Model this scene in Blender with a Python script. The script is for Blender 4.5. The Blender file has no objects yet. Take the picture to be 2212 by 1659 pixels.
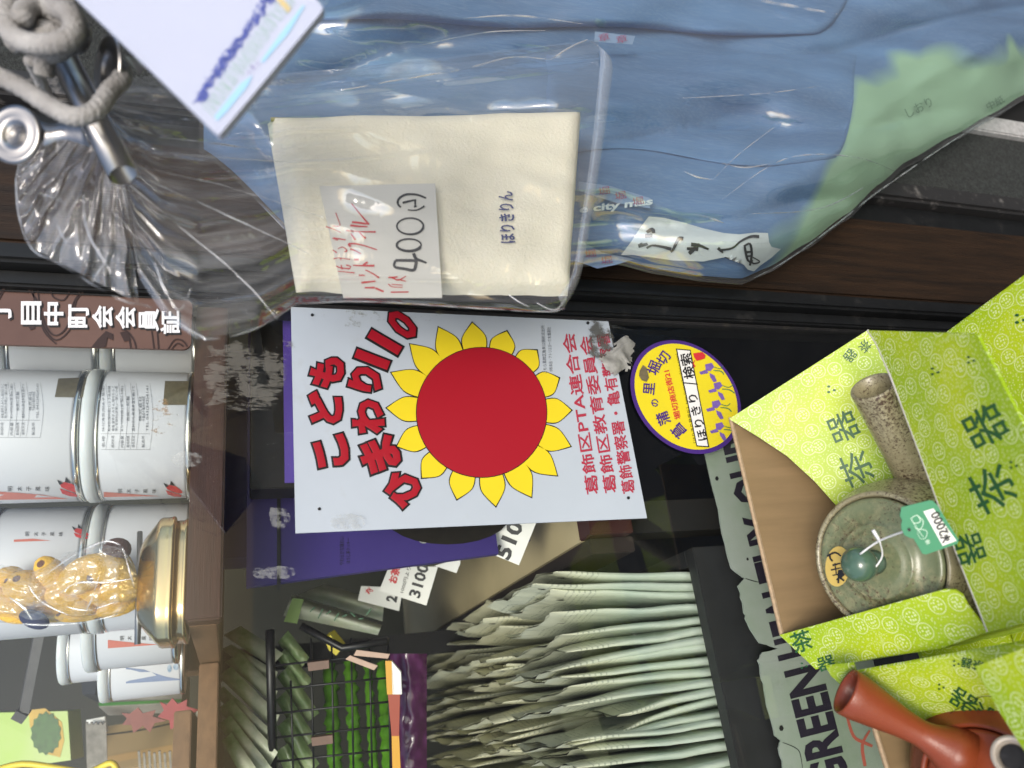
import bpy, bmesh, math, random
from mathutils import Vector as V, Matrix, noise as NZ
R = random.Random(7)
S = bpy.context.scene
COL = S.collection

# ------------------------------------------------------------------ camera
CAM = V((-0.14136, -0.58336, 0.04356))
RIGHT = V((0.91356, -0.40645, 0.01464))       # to the right along the shop front
DOWN = V((-0.12280, -0.30996, -0.94279))
FWD = V((0.38773, 0.85949, -0.33308))
FPX = 1700.0
cd = bpy.data.cameras.new('camera')
cam = bpy.data.objects.new('camera', cd)
COL.objects.link(cam)
cd.sensor_width = 36.0
cd.lens = FPX / 2212 * 36
cd.clip_start = 0.01
cd.clip_end = 500
cd.dof.use_dof = True
cd.dof.focus_distance = 0.66
cd.dof.aperture_fstop = 7.0
# the phone was held on its side: the picture's right is the street's down
mw = Matrix.Identity(4)
for i, a in enumerate((DOWN, RIGHT, -FWD)):
    for j in range(3):
        mw[j][i] = a[j]
    mw[i][3] = CAM[i]
cam.matrix_world = mw
S.camera = cam

# ------------------------------------------------------------------ light
w = bpy.data.worlds.new('World')
S.world = w
w.use_nodes = True
nt = w.node_tree
sky = nt.nodes.new('ShaderNodeTexSky')
sky.sky_type = 'NISHITA'
sky.sun_disc = False
SUN_EL, SUN_AZ = math.radians(40), math.radians(200)
sky.sun_elevation = SUN_EL
sky.sun_rotation = SUN_AZ
sky.air_density = 1.0
sky.dust_density = 2.5
nt.links.new(sky.outputs[0], nt.nodes['Background'].inputs[0])
nt.nodes['Background'].inputs[1].default_value = 0.13
ld = bpy.data.lights.new('sun', 'SUN')
ld.energy = 1.5
ld.angle = math.radians(22)
ld.color = (1.0, 0.94, 0.86)
sun = bpy.data.objects.new('sun', ld)
COL.objects.link(sun)
sdir = V((math.sin(SUN_AZ) * math.cos(SUN_EL), math.cos(SUN_AZ) * math.cos(SUN_EL), math.sin(SUN_EL)))
sun.rotation_euler = sdir.to_track_quat('Z', 'Y').to_euler()
S.view_settings.view_transform = 'Standard'
S.view_settings.look = 'None'
S.view_settings.gamma = 1.0
S.view_settings.use_curve_mapping = False
S.view_settings.exposure = 0.72
S.cycles.max_bounces = 6
S.cycles.transparent_max_bounces = 24
S.cycles.caustics_reflective = False
S.cycles.caustics_refractive = False

# ------------------------------------------------------------------ measuring helpers
# readings are taken on the photograph at 2212 x 1659 and turned into points of the place
def ray(x, y):
    return RIGHT * (-(y - 829.5) / FPX) + DOWN * ((x - 1106) / FPX) + FWD
def atY(x, y, Y):
    d = ray(x, y); return CAM + d * ((Y - CAM.y) / d.y)
def atZ(x, y, Z):
    d = ray(x, y); return CAM + d * ((Z - CAM.z) / d.z)
def atK(x, y, k):
    return CAM + ray(x, y) * k
class Plane:
    """a flat face: point, normal turned to the street"""
    def __init__(s, a, b, c):
        s.p = a.copy(); n = (b - a).cross(c - a).normalized()
        s.n = n if n.dot(CAM - a) > 0 else -n
    def __call__(s, x, y, lift=0.0004):
        d = ray(x, y); k = (s.p - CAM).dot(s.n) / d.dot(s.n)
        return CAM + d * k + s.n * lift
class Cyl:
    def __init__(s, c, r): s.c, s.r = c, r
    def __call__(s, x, y, lift=0.0004):
        d = ray(x, y); ox, oy = CAM.x - s.c.x, CAM.y - s.c.y
        a = d.x * d.x + d.y * d.y; b = 2 * (ox * d.x + oy * d.y); c = ox * ox + oy * oy - s.r * s.r
        q = b * b - 4 * a * c
        k = (-b - math.sqrt(q)) / (2 * a) if q > 0 else -b / (2 * a)
        p = CAM + d * k; n = V((p.x - s.c.x, p.y - s.c.y, 0)).normalized()
        return p + n * lift

# ------------------------------------------------------------------ objects
ORG = {}
def tag(o, label=None, cat=None, group=None, kind=None):
    if label: o['label'] = label
    if cat: o['category'] = cat
    if group: o['group'] = group
    if kind: o['kind'] = kind
    return o
def thing(name, label, cat, loc, group=None):
    o = bpy.data.objects.new(name, None)
    o.empty_display_size = 0.02
    o.location = loc
    COL.objects.link(o)
    ORG[o] = V(loc)
    return tag(o, label, cat, group)
def mesh(name, vs, fs, mat, parent=None, uv=None, smooth=False):
    vs = [V(v) for v in vs]
    if parent is not None:
        org = ORG[parent]
    else:
        org = sum(vs, V()) / len(vs)
        org.z = min(v.z for v in vs)
    me = bpy.data.meshes.new(name)
    me.from_pydata([v - org for v in vs], [], fs)
    me.validate()
    if uv:
        l = me.uv_layers.new(name='UVMap')
        for p in me.polygons:
            for li in p.loop_indices:
                l.data[li].uv = uv[me.loops[li].vertex_index]
    if smooth:
        me.polygons.foreach_set('use_smooth', [True] * len(me.polygons))
    me.materials.append(mat)
    o = bpy.data.objects.new(name, me)
    COL.objects.link(o)
    if parent is not None:
        o.parent = parent
    else:
        o.location = org
    ORG[o] = org
    return o
def solo(name, vs, fs, mat, label, cat, group=None, kind=None, **kw):
    return tag(mesh(name, vs, fs, mat, None, **kw), label, cat, group, kind)
def struct(name, vs, fs, mat, **kw):
    return tag(mesh(name, vs, fs, mat, None, **kw), kind='structure')

class G:
    """collects shapes for one mesh"""
    def __init__(s): s.v, s.f = [], []
    def add(s, vs, fs):
        n = len(s.v); s.v += [V(v) for v in vs]; s.f += [tuple(i + n for i in f) for f in fs]; return s
    def box(s, a, b, bev=0.0):
        (x0, y0, z0), (x1, y1, z1) = a, b
        bm = bmesh.new()
        bmesh.ops.create_cube(bm, size=1)
        for v in bm.verts:
            v.co = V(((x0 + x1) / 2 + v.co.x * (x1 - x0), (y0 + y1) / 2 + v.co.y * (y1 - y0), (z0 + z1) / 2 + v.co.z * (z1 - z0)))
        if bev: bmesh.ops.bevel(bm, geom=bm.edges[:], offset=bev, segments=2, affect='EDGES')
        bm.verts.index_update()
        s.add([v.co.copy() for v in bm.verts], [[v.index for v in f.verts] for f in bm.faces]); bm.free(); return s
    def slab(s, pts, th):
        """polygon given in order, thickened away from the street side"""
        n = normal(pts); m = len(pts)
        back = [p - n * th for p in pts]
        fs = [tuple(range(m)), tuple(range(2 * m - 1, m - 1, -1))]
        fs += [(i, m + i, m + (i + 1) % m, (i + 1) % m) for i in range(m)]
        return s.add(list(pts) + back, fs)
    def tube(s, pts, rad, seg=8, cap=True, flat=1.0, twist=0.0):
        pts = [V(p) for p in pts]; n = len(pts)
        rad = rad if isinstance(rad, (list, tuple)) else [rad] * n
        vs, fs = [], []; up = None
        for i, p in enumerate(pts):
            t = (pts[min(i + 1, n - 1)] - pts[max(i - 1, 0)]).normalized()
            if up is None: up = t.orthogonal().normalized()
            up = (up - t * up.dot(t)).normalized(); sd = t.cross(up)
            for k in range(seg):
                a = 2 * math.pi * k / seg
                vs.append(p + (up * math.cos(a) + sd * math.sin(a) * flat) * rad[i] * (1 + twist * abs(math.cos(1.5 * a + i * 0.9)) - twist * 0.6))
        for i in range(n - 1):
            for k in range(seg):
                a, b = i * seg + k, i * seg + (k + 1) % seg
                fs.append((a, b, b + seg, a + seg))
        if cap:
            fs.append(tuple(range(seg - 1, -1, -1))); fs.append(tuple((n - 1) * seg + k for k in range(seg)))
        return s.add(vs, fs)
    def lathe(s, prof, o, ax, seg=40, ref=None):
        """profile of (radius, height) about an axis"""
        ax = V(ax).normalized(); u = (V(ref) if ref else ax.orthogonal()); u = (u - ax * u.dot(ax)).normalized(); w_ = ax.cross(u)
        vs = [V(o) + ax * h + (u * math.cos(2 * math.pi * k / seg) + w_ * math.sin(2 * math.pi * k / seg)) * r for r, h in prof for k in range(seg)]
        fs = []
        for i in range(len(prof) - 1):
            for k in range(seg):
                a, b = i * seg + k, i * seg + (k + 1) % seg
                fs.append((a, b, b + seg, a + seg))
        if prof[0][0] > 1e-6: fs.append(tuple(range(seg - 1, -1, -1)))
        if prof[-1][0] > 1e-6: fs.append(tuple((len(prof) - 1) * seg + k for k in range(seg)))
        return s.add(vs, fs)
    def ball(s, c, r, seg=14, sc=(1, 1, 1), rot=None):
        vs, fs = [], []; n = seg // 2
        for i in range(n + 1):
            th = math.pi * i / n
            for k in range(seg):
                a = 2 * math.pi * k / seg
                p = V((math.sin(th) * math.cos(a) * sc[0], math.sin(th) * math.sin(a) * sc[1], math.cos(th) * sc[2])) * r
                if rot: p = rot @ p
                vs.append(V(c) + p)
        for i in range(n):
            for k in range(seg):
                a, b = i * seg + k, i * seg + (k + 1) % seg
                fs.append((a, a + seg, b + seg, b))
        return s.add(vs, fs)
    def strokes(s, lines, wid, fn):
        """pen strokes: each a list of readings, drawn as a band of the given width"""
        for li, L in enumerate(lines):
            L = smooth2(L, 4) if len(L) > 2 else L
            n = len(L); vs = []
            for i, (x, y) in enumerate(L):
                x0, y0 = L[max(i - 1, 0)]; x1, y1 = L[min(i + 1, n - 1)]
                dx, dy = x1 - x0, y1 - y0; q = math.hypot(dx, dy) or 1
                ww = wid * (0.75 + 0.25 * math.sin(3.1 * i / n + li)) / 2
                nx, ny = -dy / q * ww, dx / q * ww
                lf = 0.0004 + 0.00004 * (li % 6)
                vs += [fn(x + nx, y + ny, lf), fn(x - nx, y - ny, lf)]
            s.add(vs, [(2 * i, 2 * i + 1, 2 * i + 3, 2 * i + 2) for i in range(n - 1)])
        return s
    def poly(s, pts, fn, lift=0.0004):
        return s.add([fn(x, y, lift) for x, y in pts], [tuple(range(len(pts)))])
    def make(s, name, mat, parent=None, smooth=False, uv=None): return mesh(name, s.v, s.f, mat, parent, uv, smooth)

def normal(pts):
    n = V((0, 0, 0)); m = len(pts)
    for i in range(m):
        a, b = pts[i], pts[(i + 1) % m]; n += a.cross(b)
    n.normalize()
    return n if n.dot(CAM - pts[0]) > 0 else -n
def smooth2(L, k):
    out = []; n = len(L)
    for i in range(n - 1):
        p0, p1, p2, p3 = L[max(i - 1, 0)], L[i], L[i + 1], L[min(i + 2, n - 1)]
        for j in range(k):
            t = j / k; o = []
            for c in range(len(p1)):
                a, b, cc, d = p0[c], p1[c], p2[c], p3[c]
                o.append(0.5 * (2 * b + (cc - a) * t + (2 * a - 5 * b + 4 * cc - d) * t * t + (3 * b - a - 3 * cc + d) * t ** 3))
            out.append(tuple(o))
    out.append(tuple(L[-1])); return out
def smooth3(L, k=5): return [V(p) for p in smooth2([tuple(p) for p in L], k)]
def cr(ox, oy, s):
    """readings taken on an enlarged crop, back to the 2212-wide picture"""
    return lambda L: [(ox + x / s, oy + y / s) for x, y in L]
def panel(name, pts, th, mat, parent, origin=None, xdir=None, uvscale=1.0, solid=True):
    """a flat or slightly warped sheet with a metre-scaled UV map"""
    n = normal(pts); ux = (V(xdir) if xdir else pts[1] - pts[0]); ux = (ux - n * ux.dot(n)).normalized(); uy = n.cross(ux)
    g = G().slab(pts, th); o = origin or pts[0]
    uv = [((v - o).dot(ux) * uvscale, (v - o).dot(uy) * uvscale) for v in g.v]
    return mesh(name, g.v, g.f, mat, parent, uv)
def grid(fn, nu, nv):
    vs = [fn(i / nu, j / nv) for j in range(nv + 1) for i in range(nu + 1)]
    fs = [(j * (nu + 1) + i, j * (nu + 1) + i + 1, (j + 1) * (nu + 1) + i + 1, (j + 1) * (nu + 1) + i) for j in range(nv) for i in range(nu)]
    uv = [(i / nu, j / nv) for j in range(nv + 1) for i in range(nu + 1)]
    return vs, fs, uv
def interp(tab, t):
    for (a, pa), (b, pb) in zip(tab, tab[1:]):
        if t <= b:
            k = (t - a) / (b - a); k = k * k * (3 - 2 * k) * 0.35 + k * 0.65
            return tuple(x + (y - x) * k for x, y in zip(pa, pb))
    return tab[-1][1]

_tc = {}
def glyphs(body, bold):
    k = (body, bold)
    if k not in _tc:
        c = bpy.data.curves.new('lettering', 'FONT'); c.body = body; c.resolution_u = 2
        if bold: c.bevel_depth = bold; c.bevel_resolution = 1
        o = bpy.data.objects.new('lettering', c); COL.objects.link(o)
        dg = bpy.context.evaluated_depsgraph_get()
        me = bpy.data.meshes.new_from_object(o.evaluated_get(dg))
        _tc[k] = ([v.co.copy() for v in me.vertices], [tuple(p.vertices) for p in me.polygons])
        bpy.data.objects.remove(o); bpy.data.curves.remove(c); bpy.data.meshes.remove(me)
    return _tc[k]
def text(g, body, fn, c, up, wid, hgt=None, bold=0.0, lift=0.0004, slant=0.0, ref=None):
    """writing centred at reading c; up = direction of the letters' tops and wid/hgt their size, all in readings"""
    vs, fs = glyphs(body, bold)
    rv = vs if ref is None else glyphs(body, ref)[0]
    x0, x1 = min(v.x for v in rv), max(v.x for v in rv); y0, y1 = min(v.y for v in rv), max(v.y for v in rv)
    u = V((up[0], up[1])).normalized(); r = V((-u.y, u.x))
    sx = wid / (x1 - x0); sy = (hgt / (y1 - y0)) if hgt else sx
    cx, cy = (x0 + x1) / 2, (y0 + y1) / 2
    zm = max((abs(v.z) for v in vs), default=0) or 1
    out = []
    for v in vs:
        a, b = (v.x - cx) * sx, (v.y - cy) * sy
        a += slant * b
        out.append(fn(c[0] + r.x * a + u.x * b, c[1] + r.y * a + u.y * b, lift + 0.00012 * (v.z / zm if bold else 0)))
    g.add(out, fs); return g

# ------------------------------------------------------------------ materials
class NT:
    def __init__(s, m): s.t = m.node_tree; s.l = s.t.links
    def n(s, ty, ins=None, **kw):
        x = s.t.nodes.new('ShaderNode' + ty)
        for k, v in kw.items(): setattr(x, k, v)
        for k, v in (ins or {}).items(): s.put(x.inputs[k], v)
        return x
    def put(s, i, v):
        if isinstance(v, bpy.types.NodeSocket): s.l.new(v, i)
        else: i.default_value = v
    def m(s, op, a, b=0.0, c=0.0):
        x = s.n('Math', {0: a, 1: b, 2: c}, operation=op); return x.outputs[0]
    def mix(s, f, a, b, blend='MIX'):
        x = s.n('Mix', None, data_type='RGBA', blend_type=blend)
        s.put(x.inputs[0], f); s.put(x.inputs[6], a); s.put(x.inputs[7], b); return x.outputs[2]
    def ramp(s, f, a, b):
        x = s.n('MapRange', {0: f, 1: a, 2: b, 3: 0.0, 4: 1.0}); return x.outputs[0]
def c4(c): return (c[0], c[1], c[2], 1.0)
def new(name):
    m = bpy.data.materials.new(name); m.use_nodes = True
    t = NT(m); return m, t, m.node_tree.nodes['Principled BSDF']
def mat(name, col, rough=0.5, metal=0.0, var=0.0, vs=30.0, col2=None, bump=0.0, bs=200.0, coat=0.0, spec=0.5, sss=0.0, stretch=None, trans=0.0, dirt=0.0, dirtcol=(0.1, 0.085, 0.06), rv=0.0):
    m, t, p = new(name)
    tc = t.n('TexCoord').outputs['Object']
    if stretch: tc = t.n('Mapping', {0: tc, 3: stretch}).outputs[0]
    base = c4(col)
    if var or col2:
        nz = t.n('TexNoise', {'Vector': tc, 'Scale': vs, 'Detail': 6.0, 'Roughness': 0.6}).outputs[0]
        f = t.ramp(nz, 0.3, 0.7)
        a = c4(col2) if col2 else tuple(max(0, x * (1 - var)) for x in col) + (1,)
        base = t.mix(f, a, c4(col))
    if dirt:
        dn = t.n('TexNoise', {'Vector': tc, 'Scale': vs * 0.6 + 9, 'Detail': 9.0, 'Roughness': 0.7}).outputs[0]
        base = t.mix(t.m('MULTIPLY', t.ramp(dn, 0.56, 0.72), dirt), base, c4(dirtcol))
    t.put(p.inputs['Base Color'], base)
    p.inputs['Roughness'].default_value = rough
    if rv:
        rn = t.n('TexNoise', {'Vector': tc, 'Scale': 25.0, 'Detail': 5.0}).outputs[0]
        t.put(p.inputs['Roughness'], t.m('MULTIPLY_ADD', rn, rv, rough - rv / 2))
    p.inputs['Metallic'].default_value = metal
    p.inputs['Coat Weight'].default_value = coat
    p.inputs['Specular IOR Level'].default_value = spec
    p.inputs['Transmission Weight'].default_value = trans
    if sss:
        p.inputs['Subsurface Weight'].default_value = sss; p.inputs['Subsurface Radius'].default_value = (0.004, 0.003, 0.002); p.inputs['Subsurface Scale'].default_value = 1.0
    if bump:
        bn = t.n('TexNoise', {'Vector': tc, 'Scale': bs, 'Detail': 6.0, 'Roughness': 0.65}).outputs[0]
        t.put(p.inputs['Normal'], t.n('Bump', {'Height': bn, 'Strength': bump, 'Distance': 0.002}).outputs[0])
    return m
def film(name, tint=(1, 1, 1), haze=0.04, rough=0.06, crinkle=0.5, cs=60.0, gl=1.0, uvb=None, cling=0.0, milk=None):
    """thin clear plastic: lets light through, mirrors the sky at its creases"""
    m, t, p = new(name)
    out = m.node_tree.nodes['Material Output']
    m.node_tree.nodes.remove(p)
    tc = t.n('TexCoord').outputs['Object']
    n1 = t.n('TexNoise', {'Vector': tc, 'Scale': cs, 'Detail': 3.0, 'Roughness': 0.5, 'Distortion': 1.2}).outputs[0]
    rd = t.m('ABSOLUTE', t.m('SUBTRACT', n1, 0.5))
    bp = t.n('Bump', {'Height': rd, 'Strength': crinkle, 'Distance': 0.01}).outputs[0]
    if uvb:
        uvv = t.n('Mapping', {0: t.n('TexCoord').outputs['UV'], 3: (uvb[0], uvb[1], 1)}).outputs[0]
        n3 = t.n('TexNoise', {'Vector': uvv, 'Scale': 1.0, 'Detail': 3.0, 'Roughness': 0.55, 'Distortion': 0.6}).outputs[0]
        r3 = t.m('ABSOLUTE', t.m('SUBTRACT', n3, 0.5))
        bp = t.n('Bump', {'Height': r3, 'Strength': uvb[2], 'Distance': 0.02, 'Normal': bp}).outputs[0]
    fc = t.n('LayerWeight', {'Blend': 0.5, 'Normal': bp}).outputs['Facing']
    fr = t.m('MINIMUM', t.m('MULTIPLY_ADD', t.m('POWER', fc, 5.0), 0.35, 0.05 * gl), 0.5)
    tr = t.n('BsdfTransparent', {'Color': c4(tint)}).outputs[0]
    go = t.n('BsdfAnisotropic', {'Color': (1, 1, 1, 1), 'Roughness': rough, 'Normal': bp}).outputs[0]
    df = t.n('BsdfDiffuse', {'Color': (0.8, 0.82, 0.85, 1)}).outputs[0]
    if milk:       # gathered, many-layered film is milkier, in streaks along its pleats
        us = t.n('SeparateXYZ', {0: t.n('TexCoord').outputs['UV']})
        sn = t.n('TexNoise', {'Vector': t.n('Mapping', {0: t.n('TexCoord').outputs['UV'], 3: (milk[3], milk[4], 1)}).outputs[0], 'Scale': 1.0, 'Detail': 4.0, 'Roughness': 0.6, 'Distortion': 0.4}).outputs[0]
        near = t.n('MapRange', {0: us.outputs[1], 1: milk[1], 2: milk[2], 3: 1.0, 4: 0.0}).outputs[0]
        haze = t.m('MULTIPLY_ADD', t.m('MULTIPLY', t.ramp(sn, 0.38, 0.72), near), milk[0], haze)
    if cling:      # clear where it clings to the cloth, milky where air lies between
        n4 = t.n('TexNoise', {'Vector': t.n('Mapping', {0: tc, 3: (1.6, 1.6, 0.7)}).outputs[0], 'Scale': 11.0, 'Detail': 1.5, 'Distortion': 0.9}).outputs[0]
        haze = t.m('MULTIPLY_ADD', t.ramp(n4, 0.49, 0.53), cling, haze)
    a = t.n('MixShader', {0: haze, 1: tr, 2: df}).outputs[0]
    b = t.n('MixShader', {0: fr, 1: a, 2: go}).outputs[0]
    t.l.new(b, out.inputs[0])
    return m
def residue(name, col, amount, scale=120.0, dens=0.55, stretch=(1, 1, 1), rough=0.6):
    """flaky remains on the pane: see-through where worn away"""
    m, t, p = new(name)
    out = m.node_tree.nodes['Material Output']
    p.inputs['Base Color'].default_value = c4(col); p.inputs['Roughness'].default_value = rough
    tc = t.n('TexCoord').outputs['Object']
    mp = t.n('Mapping', {0: tc, 3: stretch}).outputs[0]
    n1 = t.n('TexNoise', {'Vector': mp, 'Scale': scale, 'Detail': 8.0, 'Roughness': 0.75}).outputs[0]
    n2 = t.n('TexNoise', {'Vector': tc, 'Scale': scale * 0.22, 'Detail': 4.0}).outputs[0]
    uv = t.n('SeparateXYZ', {0: t.n('TexCoord').outputs['UV']})
    ex = t.m('MULTIPLY', uv.outputs[0], t.m('SUBTRACT', 1.0, uv.outputs[0])); ey = t.m('MULTIPLY', uv.outputs[1], t.m('SUBTRACT', 1.0, uv.outputs[1]))
    edge = t.ramp(t.m('MULTIPLY', ex, ey), 0.0, 0.03)
    h = t.m('MULTIPLY_ADD', edge, 0.16, t.m('MULTIPLY_ADD', n2, 0.5, t.m('MULTIPLY', n1, 0.5)))
    f = t.m('MULTIPLY', t.ramp(h, dens + 0.09, dens + 0.14), amount)
    tr = t.n('BsdfTransparent').outputs[0]
    t.l.new(t.n('MixShader', {0: f, 1: tr, 2: p.outputs[0]}).outputs[0], out.inputs[0])
    return m
def carton_print(name):
    """lime printed paper with dotted white medallions and thin tendrils"""
    m, t, p = new(name)
    uv = t.n('TexCoord').outputs['UV']
    sc = t.n('VectorMath', {0: uv, 1: (66, 66, 0)}, operation='MULTIPLY').outputs[0]
    vo = t.n('TexVoronoi', {'Vector': sc, 'Scale': 1.0, 'Randomness': 0.62}, voronoi_dimensions='2D')
    d = vo.outputs['Distance']
    def dots(k, r, rnd):
        q = t.n('TexVoronoi', {'Vector': sc, 'Scale': k, 'Randomness': rnd}, voronoi_dimensions='2D').outputs['Distance']
        return t.m('SUBTRACT', 1.0, t.ramp(q, r - 0.06, r + 0.06))
    inner = t.m('LESS_THAN', d, 0.26)
    ring = t.m('LESS_THAN', t.m('ABSOLUTE', t.m('SUBTRACT', d, 0.35)), 0.028)
    gap = t.m('GREATER_THAN', d, 0.47)
    f1 = t.m('MULTIPLY', inner, dots(7.0, 0.33, 0.55))
    f2 = t.m('MULTIPLY', ring, t.m('MULTIPLY_ADD', dots(13.0, 0.42, 0.3), 0.55, 0.45))
    f3 = t.m('MULTIPLY', t.m('MULTIPLY', gap, dots(6.0, 0.22, 0.9)), 0.6)
    nz = t.n('TexNoise', {'Vector': sc, 'Scale': 1.3, 'Detail': 0.5, 'Distortion': 0.8}, noise_dimensions='2D').outputs[0]
    vine = t.m('MULTIPLY', t.m('LESS_THAN', t.m('ABSOLUTE', t.m('SUBTRACT', nz, 0.5)), 0.012), t.m('GREATER_THAN', d, 0.38))
    f = t.m('MAXIMUM', t.m('MAXIMUM', f1, f2), t.m('MAXIMUM', f3, t.m('MULTIPLY', vine, 0.3)))
    big = t.n('TexNoise', {'Vector': uv, 'Scale': 14.0, 'Detail': 1.0}, noise_dimensions='2D').outputs[0]
    base = t.mix(t.ramp(big, 0.35, 0.65), (0.28, 0.43, 0.009, 1), (0.41, 0.52, 0.011, 1))
    t.put(p.inputs['Base Color'], t.mix(t.m('MULTIPLY', f, 0.72), base, (0.66, 0.74, 0.42, 1)))
    p.inputs['Roughness'].default_value = 0.42
    fb = t.n('TexNoise', {'Vector': uv, 'Scale': 900.0, 'Detail': 2.0}).outputs[0]
    t.put(p.inputs['Normal'], t.n('Bump', {'Height': fb, 'Strength': 0.08, 'Distance': 0.001}).outputs[0])
    return m
def speckle(name, base, dark, pale, scale=420.0, thr=0.5, rough=0.28):
    """speckled stoneware glaze"""
    m, t, p = new(name)
    tc = t.n('TexCoord').outputs['Object']
    a = t.n('TexNoise', {'Vector': tc, 'Scale': scale, 'Detail': 5.0, 'Roughness': 0.75}).outputs[0]
    b = t.n('TexNoise', {'Vector': tc, 'Scale': 38.0, 'Detail': 4.0}).outputs[0]
    c = t.n('TexNoise', {'Vector': tc, 'Scale': scale * 0.55, 'Detail': 5.0, 'Roughness': 0.7}).outputs[0]
    k = t.mix(t.m('MULTIPLY', t.ramp(c, 0.45, 0.62), t.ramp(b, 0.3, 0.62)), c4(base), c4(pale))
    s = t.ramp(t.m('MULTIPLY_ADD', b, 0.25, t.m('MULTIPLY', a, 0.8)), thr + 0.03, thr + 0.11)
    t.put(p.inputs['Base Color'], t.mix(s, k, c4(dark)))
    t.put(p.inputs['Roughness'], t.m('MULTIPLY_ADD', s, 0.3, rough))
    p.inputs['Coat Weight'].default_value = 0.25; p.inputs['Coat Roughness'].default_value = 0.15
    t.put(p.inputs['Normal'], t.n('Bump', {'Height': a, 'Strength': 0.12, 'Distance': 0.002}).outputs[0])
    return m
M_fold_glint, t, p = new('film_fold_glint')  # crease of film with its highlight painted in as white
out = M_fold_glint.node_tree.nodes['Material Output']; M_fold_glint.node_tree.nodes.remove(p)
tc_ = t.n('TexCoord').outputs['Object']
nf = t.n('TexNoise', {'Vector': tc_, 'Scale': 55.0, 'Detail': 3.0}).outputs[0]
sh_ = t.n('MixShader', {0: 0.55, 1: t.n('BsdfDiffuse', {'Color': (0.8, 0.82, 0.85, 1)}).outputs[0], 2: t.n('BsdfAnisotropic', {'Color': (1, 1, 1, 1), 'Roughness': 0.12}).outputs[0]}).outputs[0]
t.l.new(t.n('MixShader', {0: t.m('MULTIPLY', t.ramp(nf, 0.38, 0.68), 0.75), 1: t.n('BsdfTransparent').outputs[0], 2: sh_}).outputs[0], out.inputs[0])
# ================================================================== materials in use
M_wood = mat('brown_wood', (0.031, 0.0155, 0.007), 0.6, col2=(0.008, 0.0045, 0.0025), vs=14, stretch=(9, 9, 0.6), bump=0.5, bs=60, spec=0.3, rv=0.2)
M_black = mat('black_aluminium', (0.008, 0.009, 0.010), 0.42, var=0.4, vs=40, bump=0.08, bs=120, dirt=0.25, dirtcol=(0.08, 0.075, 0.07), spec=0.4, rv=0.2)
M_worn = mat('worn_black_paint', (0.02, 0.02, 0.021), 0.5, dirt=0.9, vs=45, dirtcol=(0.2, 0.19, 0.18), bump=0.2, bs=150)
M_grit = mat('gritty_stucco', (0.040, 0.046, 0.044), 0.85, col2=(0.006, 0.007, 0.007), vs=330, bump=1.0, bs=420)
M_pale = mat('grey_metal_edge', (0.5, 0.5, 0.5), 0.5, var=0.4, vs=150, bump=0.2, bs=300)
M_asph = mat('asphalt', (0.11, 0.108, 0.105), 0.9, var=0.4, vs=4, bump=0.5, bs=150)
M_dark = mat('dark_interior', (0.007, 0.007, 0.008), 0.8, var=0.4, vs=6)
M_wall = mat('dim_plaster', (0.02, 0.019, 0.015), 0.9, var=0.3, vs=3)
M_shelfw = mat('shelf_redwood', (0.055, 0.02, 0.014), 0.42, col2=(0.03, 0.011, 0.008), vs=30, stretch=(0.6, 6, 12), bump=0.15, bs=120)
M_shelfl = mat('shelf_oak', (0.2, 0.11, 0.055), 0.5, col2=(0.13, 0.07, 0.035), vs=16, stretch=(5, 0.6, 9), bump=0.15, bs=120)
M_cream = mat('cream_board', (0.50, 0.42, 0.25), 0.6, var=0.12, vs=10, bump=0.06, bs=90, dirt=0.12)
M_maroon = mat('maroon_trim', (0.05, 0.014, 0.012), 0.45, var=0.3, vs=30)
M_white = mat('white_paper', (0.76, 0.76, 0.73), 0.6, var=0.04, vs=20)
M_poster = mat('poster_white', (0.46, 0.52, 0.59), 0.38, var=0.10, vs=7, dirt=0.35, dirtcol=(0.33, 0.33, 0.29), rv=0.2)
M_red = mat('print_red', (0.34, 0.006, 0.018), 0.4)
M_redt = mat('print_red_text', (0.38, 0.03, 0.06), 0.45)
M_blk = mat('print_black', (0.010, 0.010, 0.012), 0.42)
M_yel = mat('print_yellow', (0.75, 0.60, 0.02), 0.4, var=0.05, vs=20)
M_ink = mat('marker_black', (0.012, 0.012, 0.014), 0.5)
M_redink = mat('marker_red', (0.55, 0.03, 0.035), 0.5)
M_greyt = mat('print_grey', (0.12, 0.13, 0.15), 0.5)
M_purple = mat('purple_card', (0.055, 0.038, 0.21), 0.4, var=0.2, vs=8)
M_purp2 = mat('print_purple', (0.065, 0.025, 0.20), 0.4, var=0.2, vs=60)
M_iris = mat('print_iris', (0.20, 0.12, 0.42), 0.45, var=0.3, vs=200)
M_leafp = mat('print_leaf_green', (0.05, 0.19, 0.09), 0.45, var=0.2, vs=150)
M_gold = mat('gold_tin', (0.66, 0.50, 0.26), 0.2, metal=1.0, rv=0.08)
M_silver = mat('tin_rim', (0.66, 0.65, 0.6), 0.2, metal=1.0, rv=0.1)
M_steel = mat('steel', (0.42, 0.41, 0.395), 0.3, metal=1.0, var=0.1, vs=60, rv=0.15)
M_canw = mat('can_white', (0.60, 0.62, 0.67), 0.38, var=0.03, vs=30, spec=0.5, rv=0.1)
M_lid = mat('clear_lid', (0.62, 0.66, 0.68), 0.3, sss=0.3, var=0.1, vs=60)
M_canred = mat('can_red_print', (0.55, 0.16, 0.12), 0.4)
M_chili = mat('chili_red', (0.55, 0.03, 0.03), 0.4, var=0.3, vs=400)
M_goldp = mat('gold_print', (0.17, 0.14, 0.08), 0.35, metal=0.4, var=0.3, vs=200)
M_lime = carton_print('lime_carton_print')
M_kraft = mat('kraft_board', (0.27, 0.185, 0.095), 0.85, var=0.2, vs=7, stretch=(11, 1.5, 1.2), bump=0.25, bs=500, spec=0.2)
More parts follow.
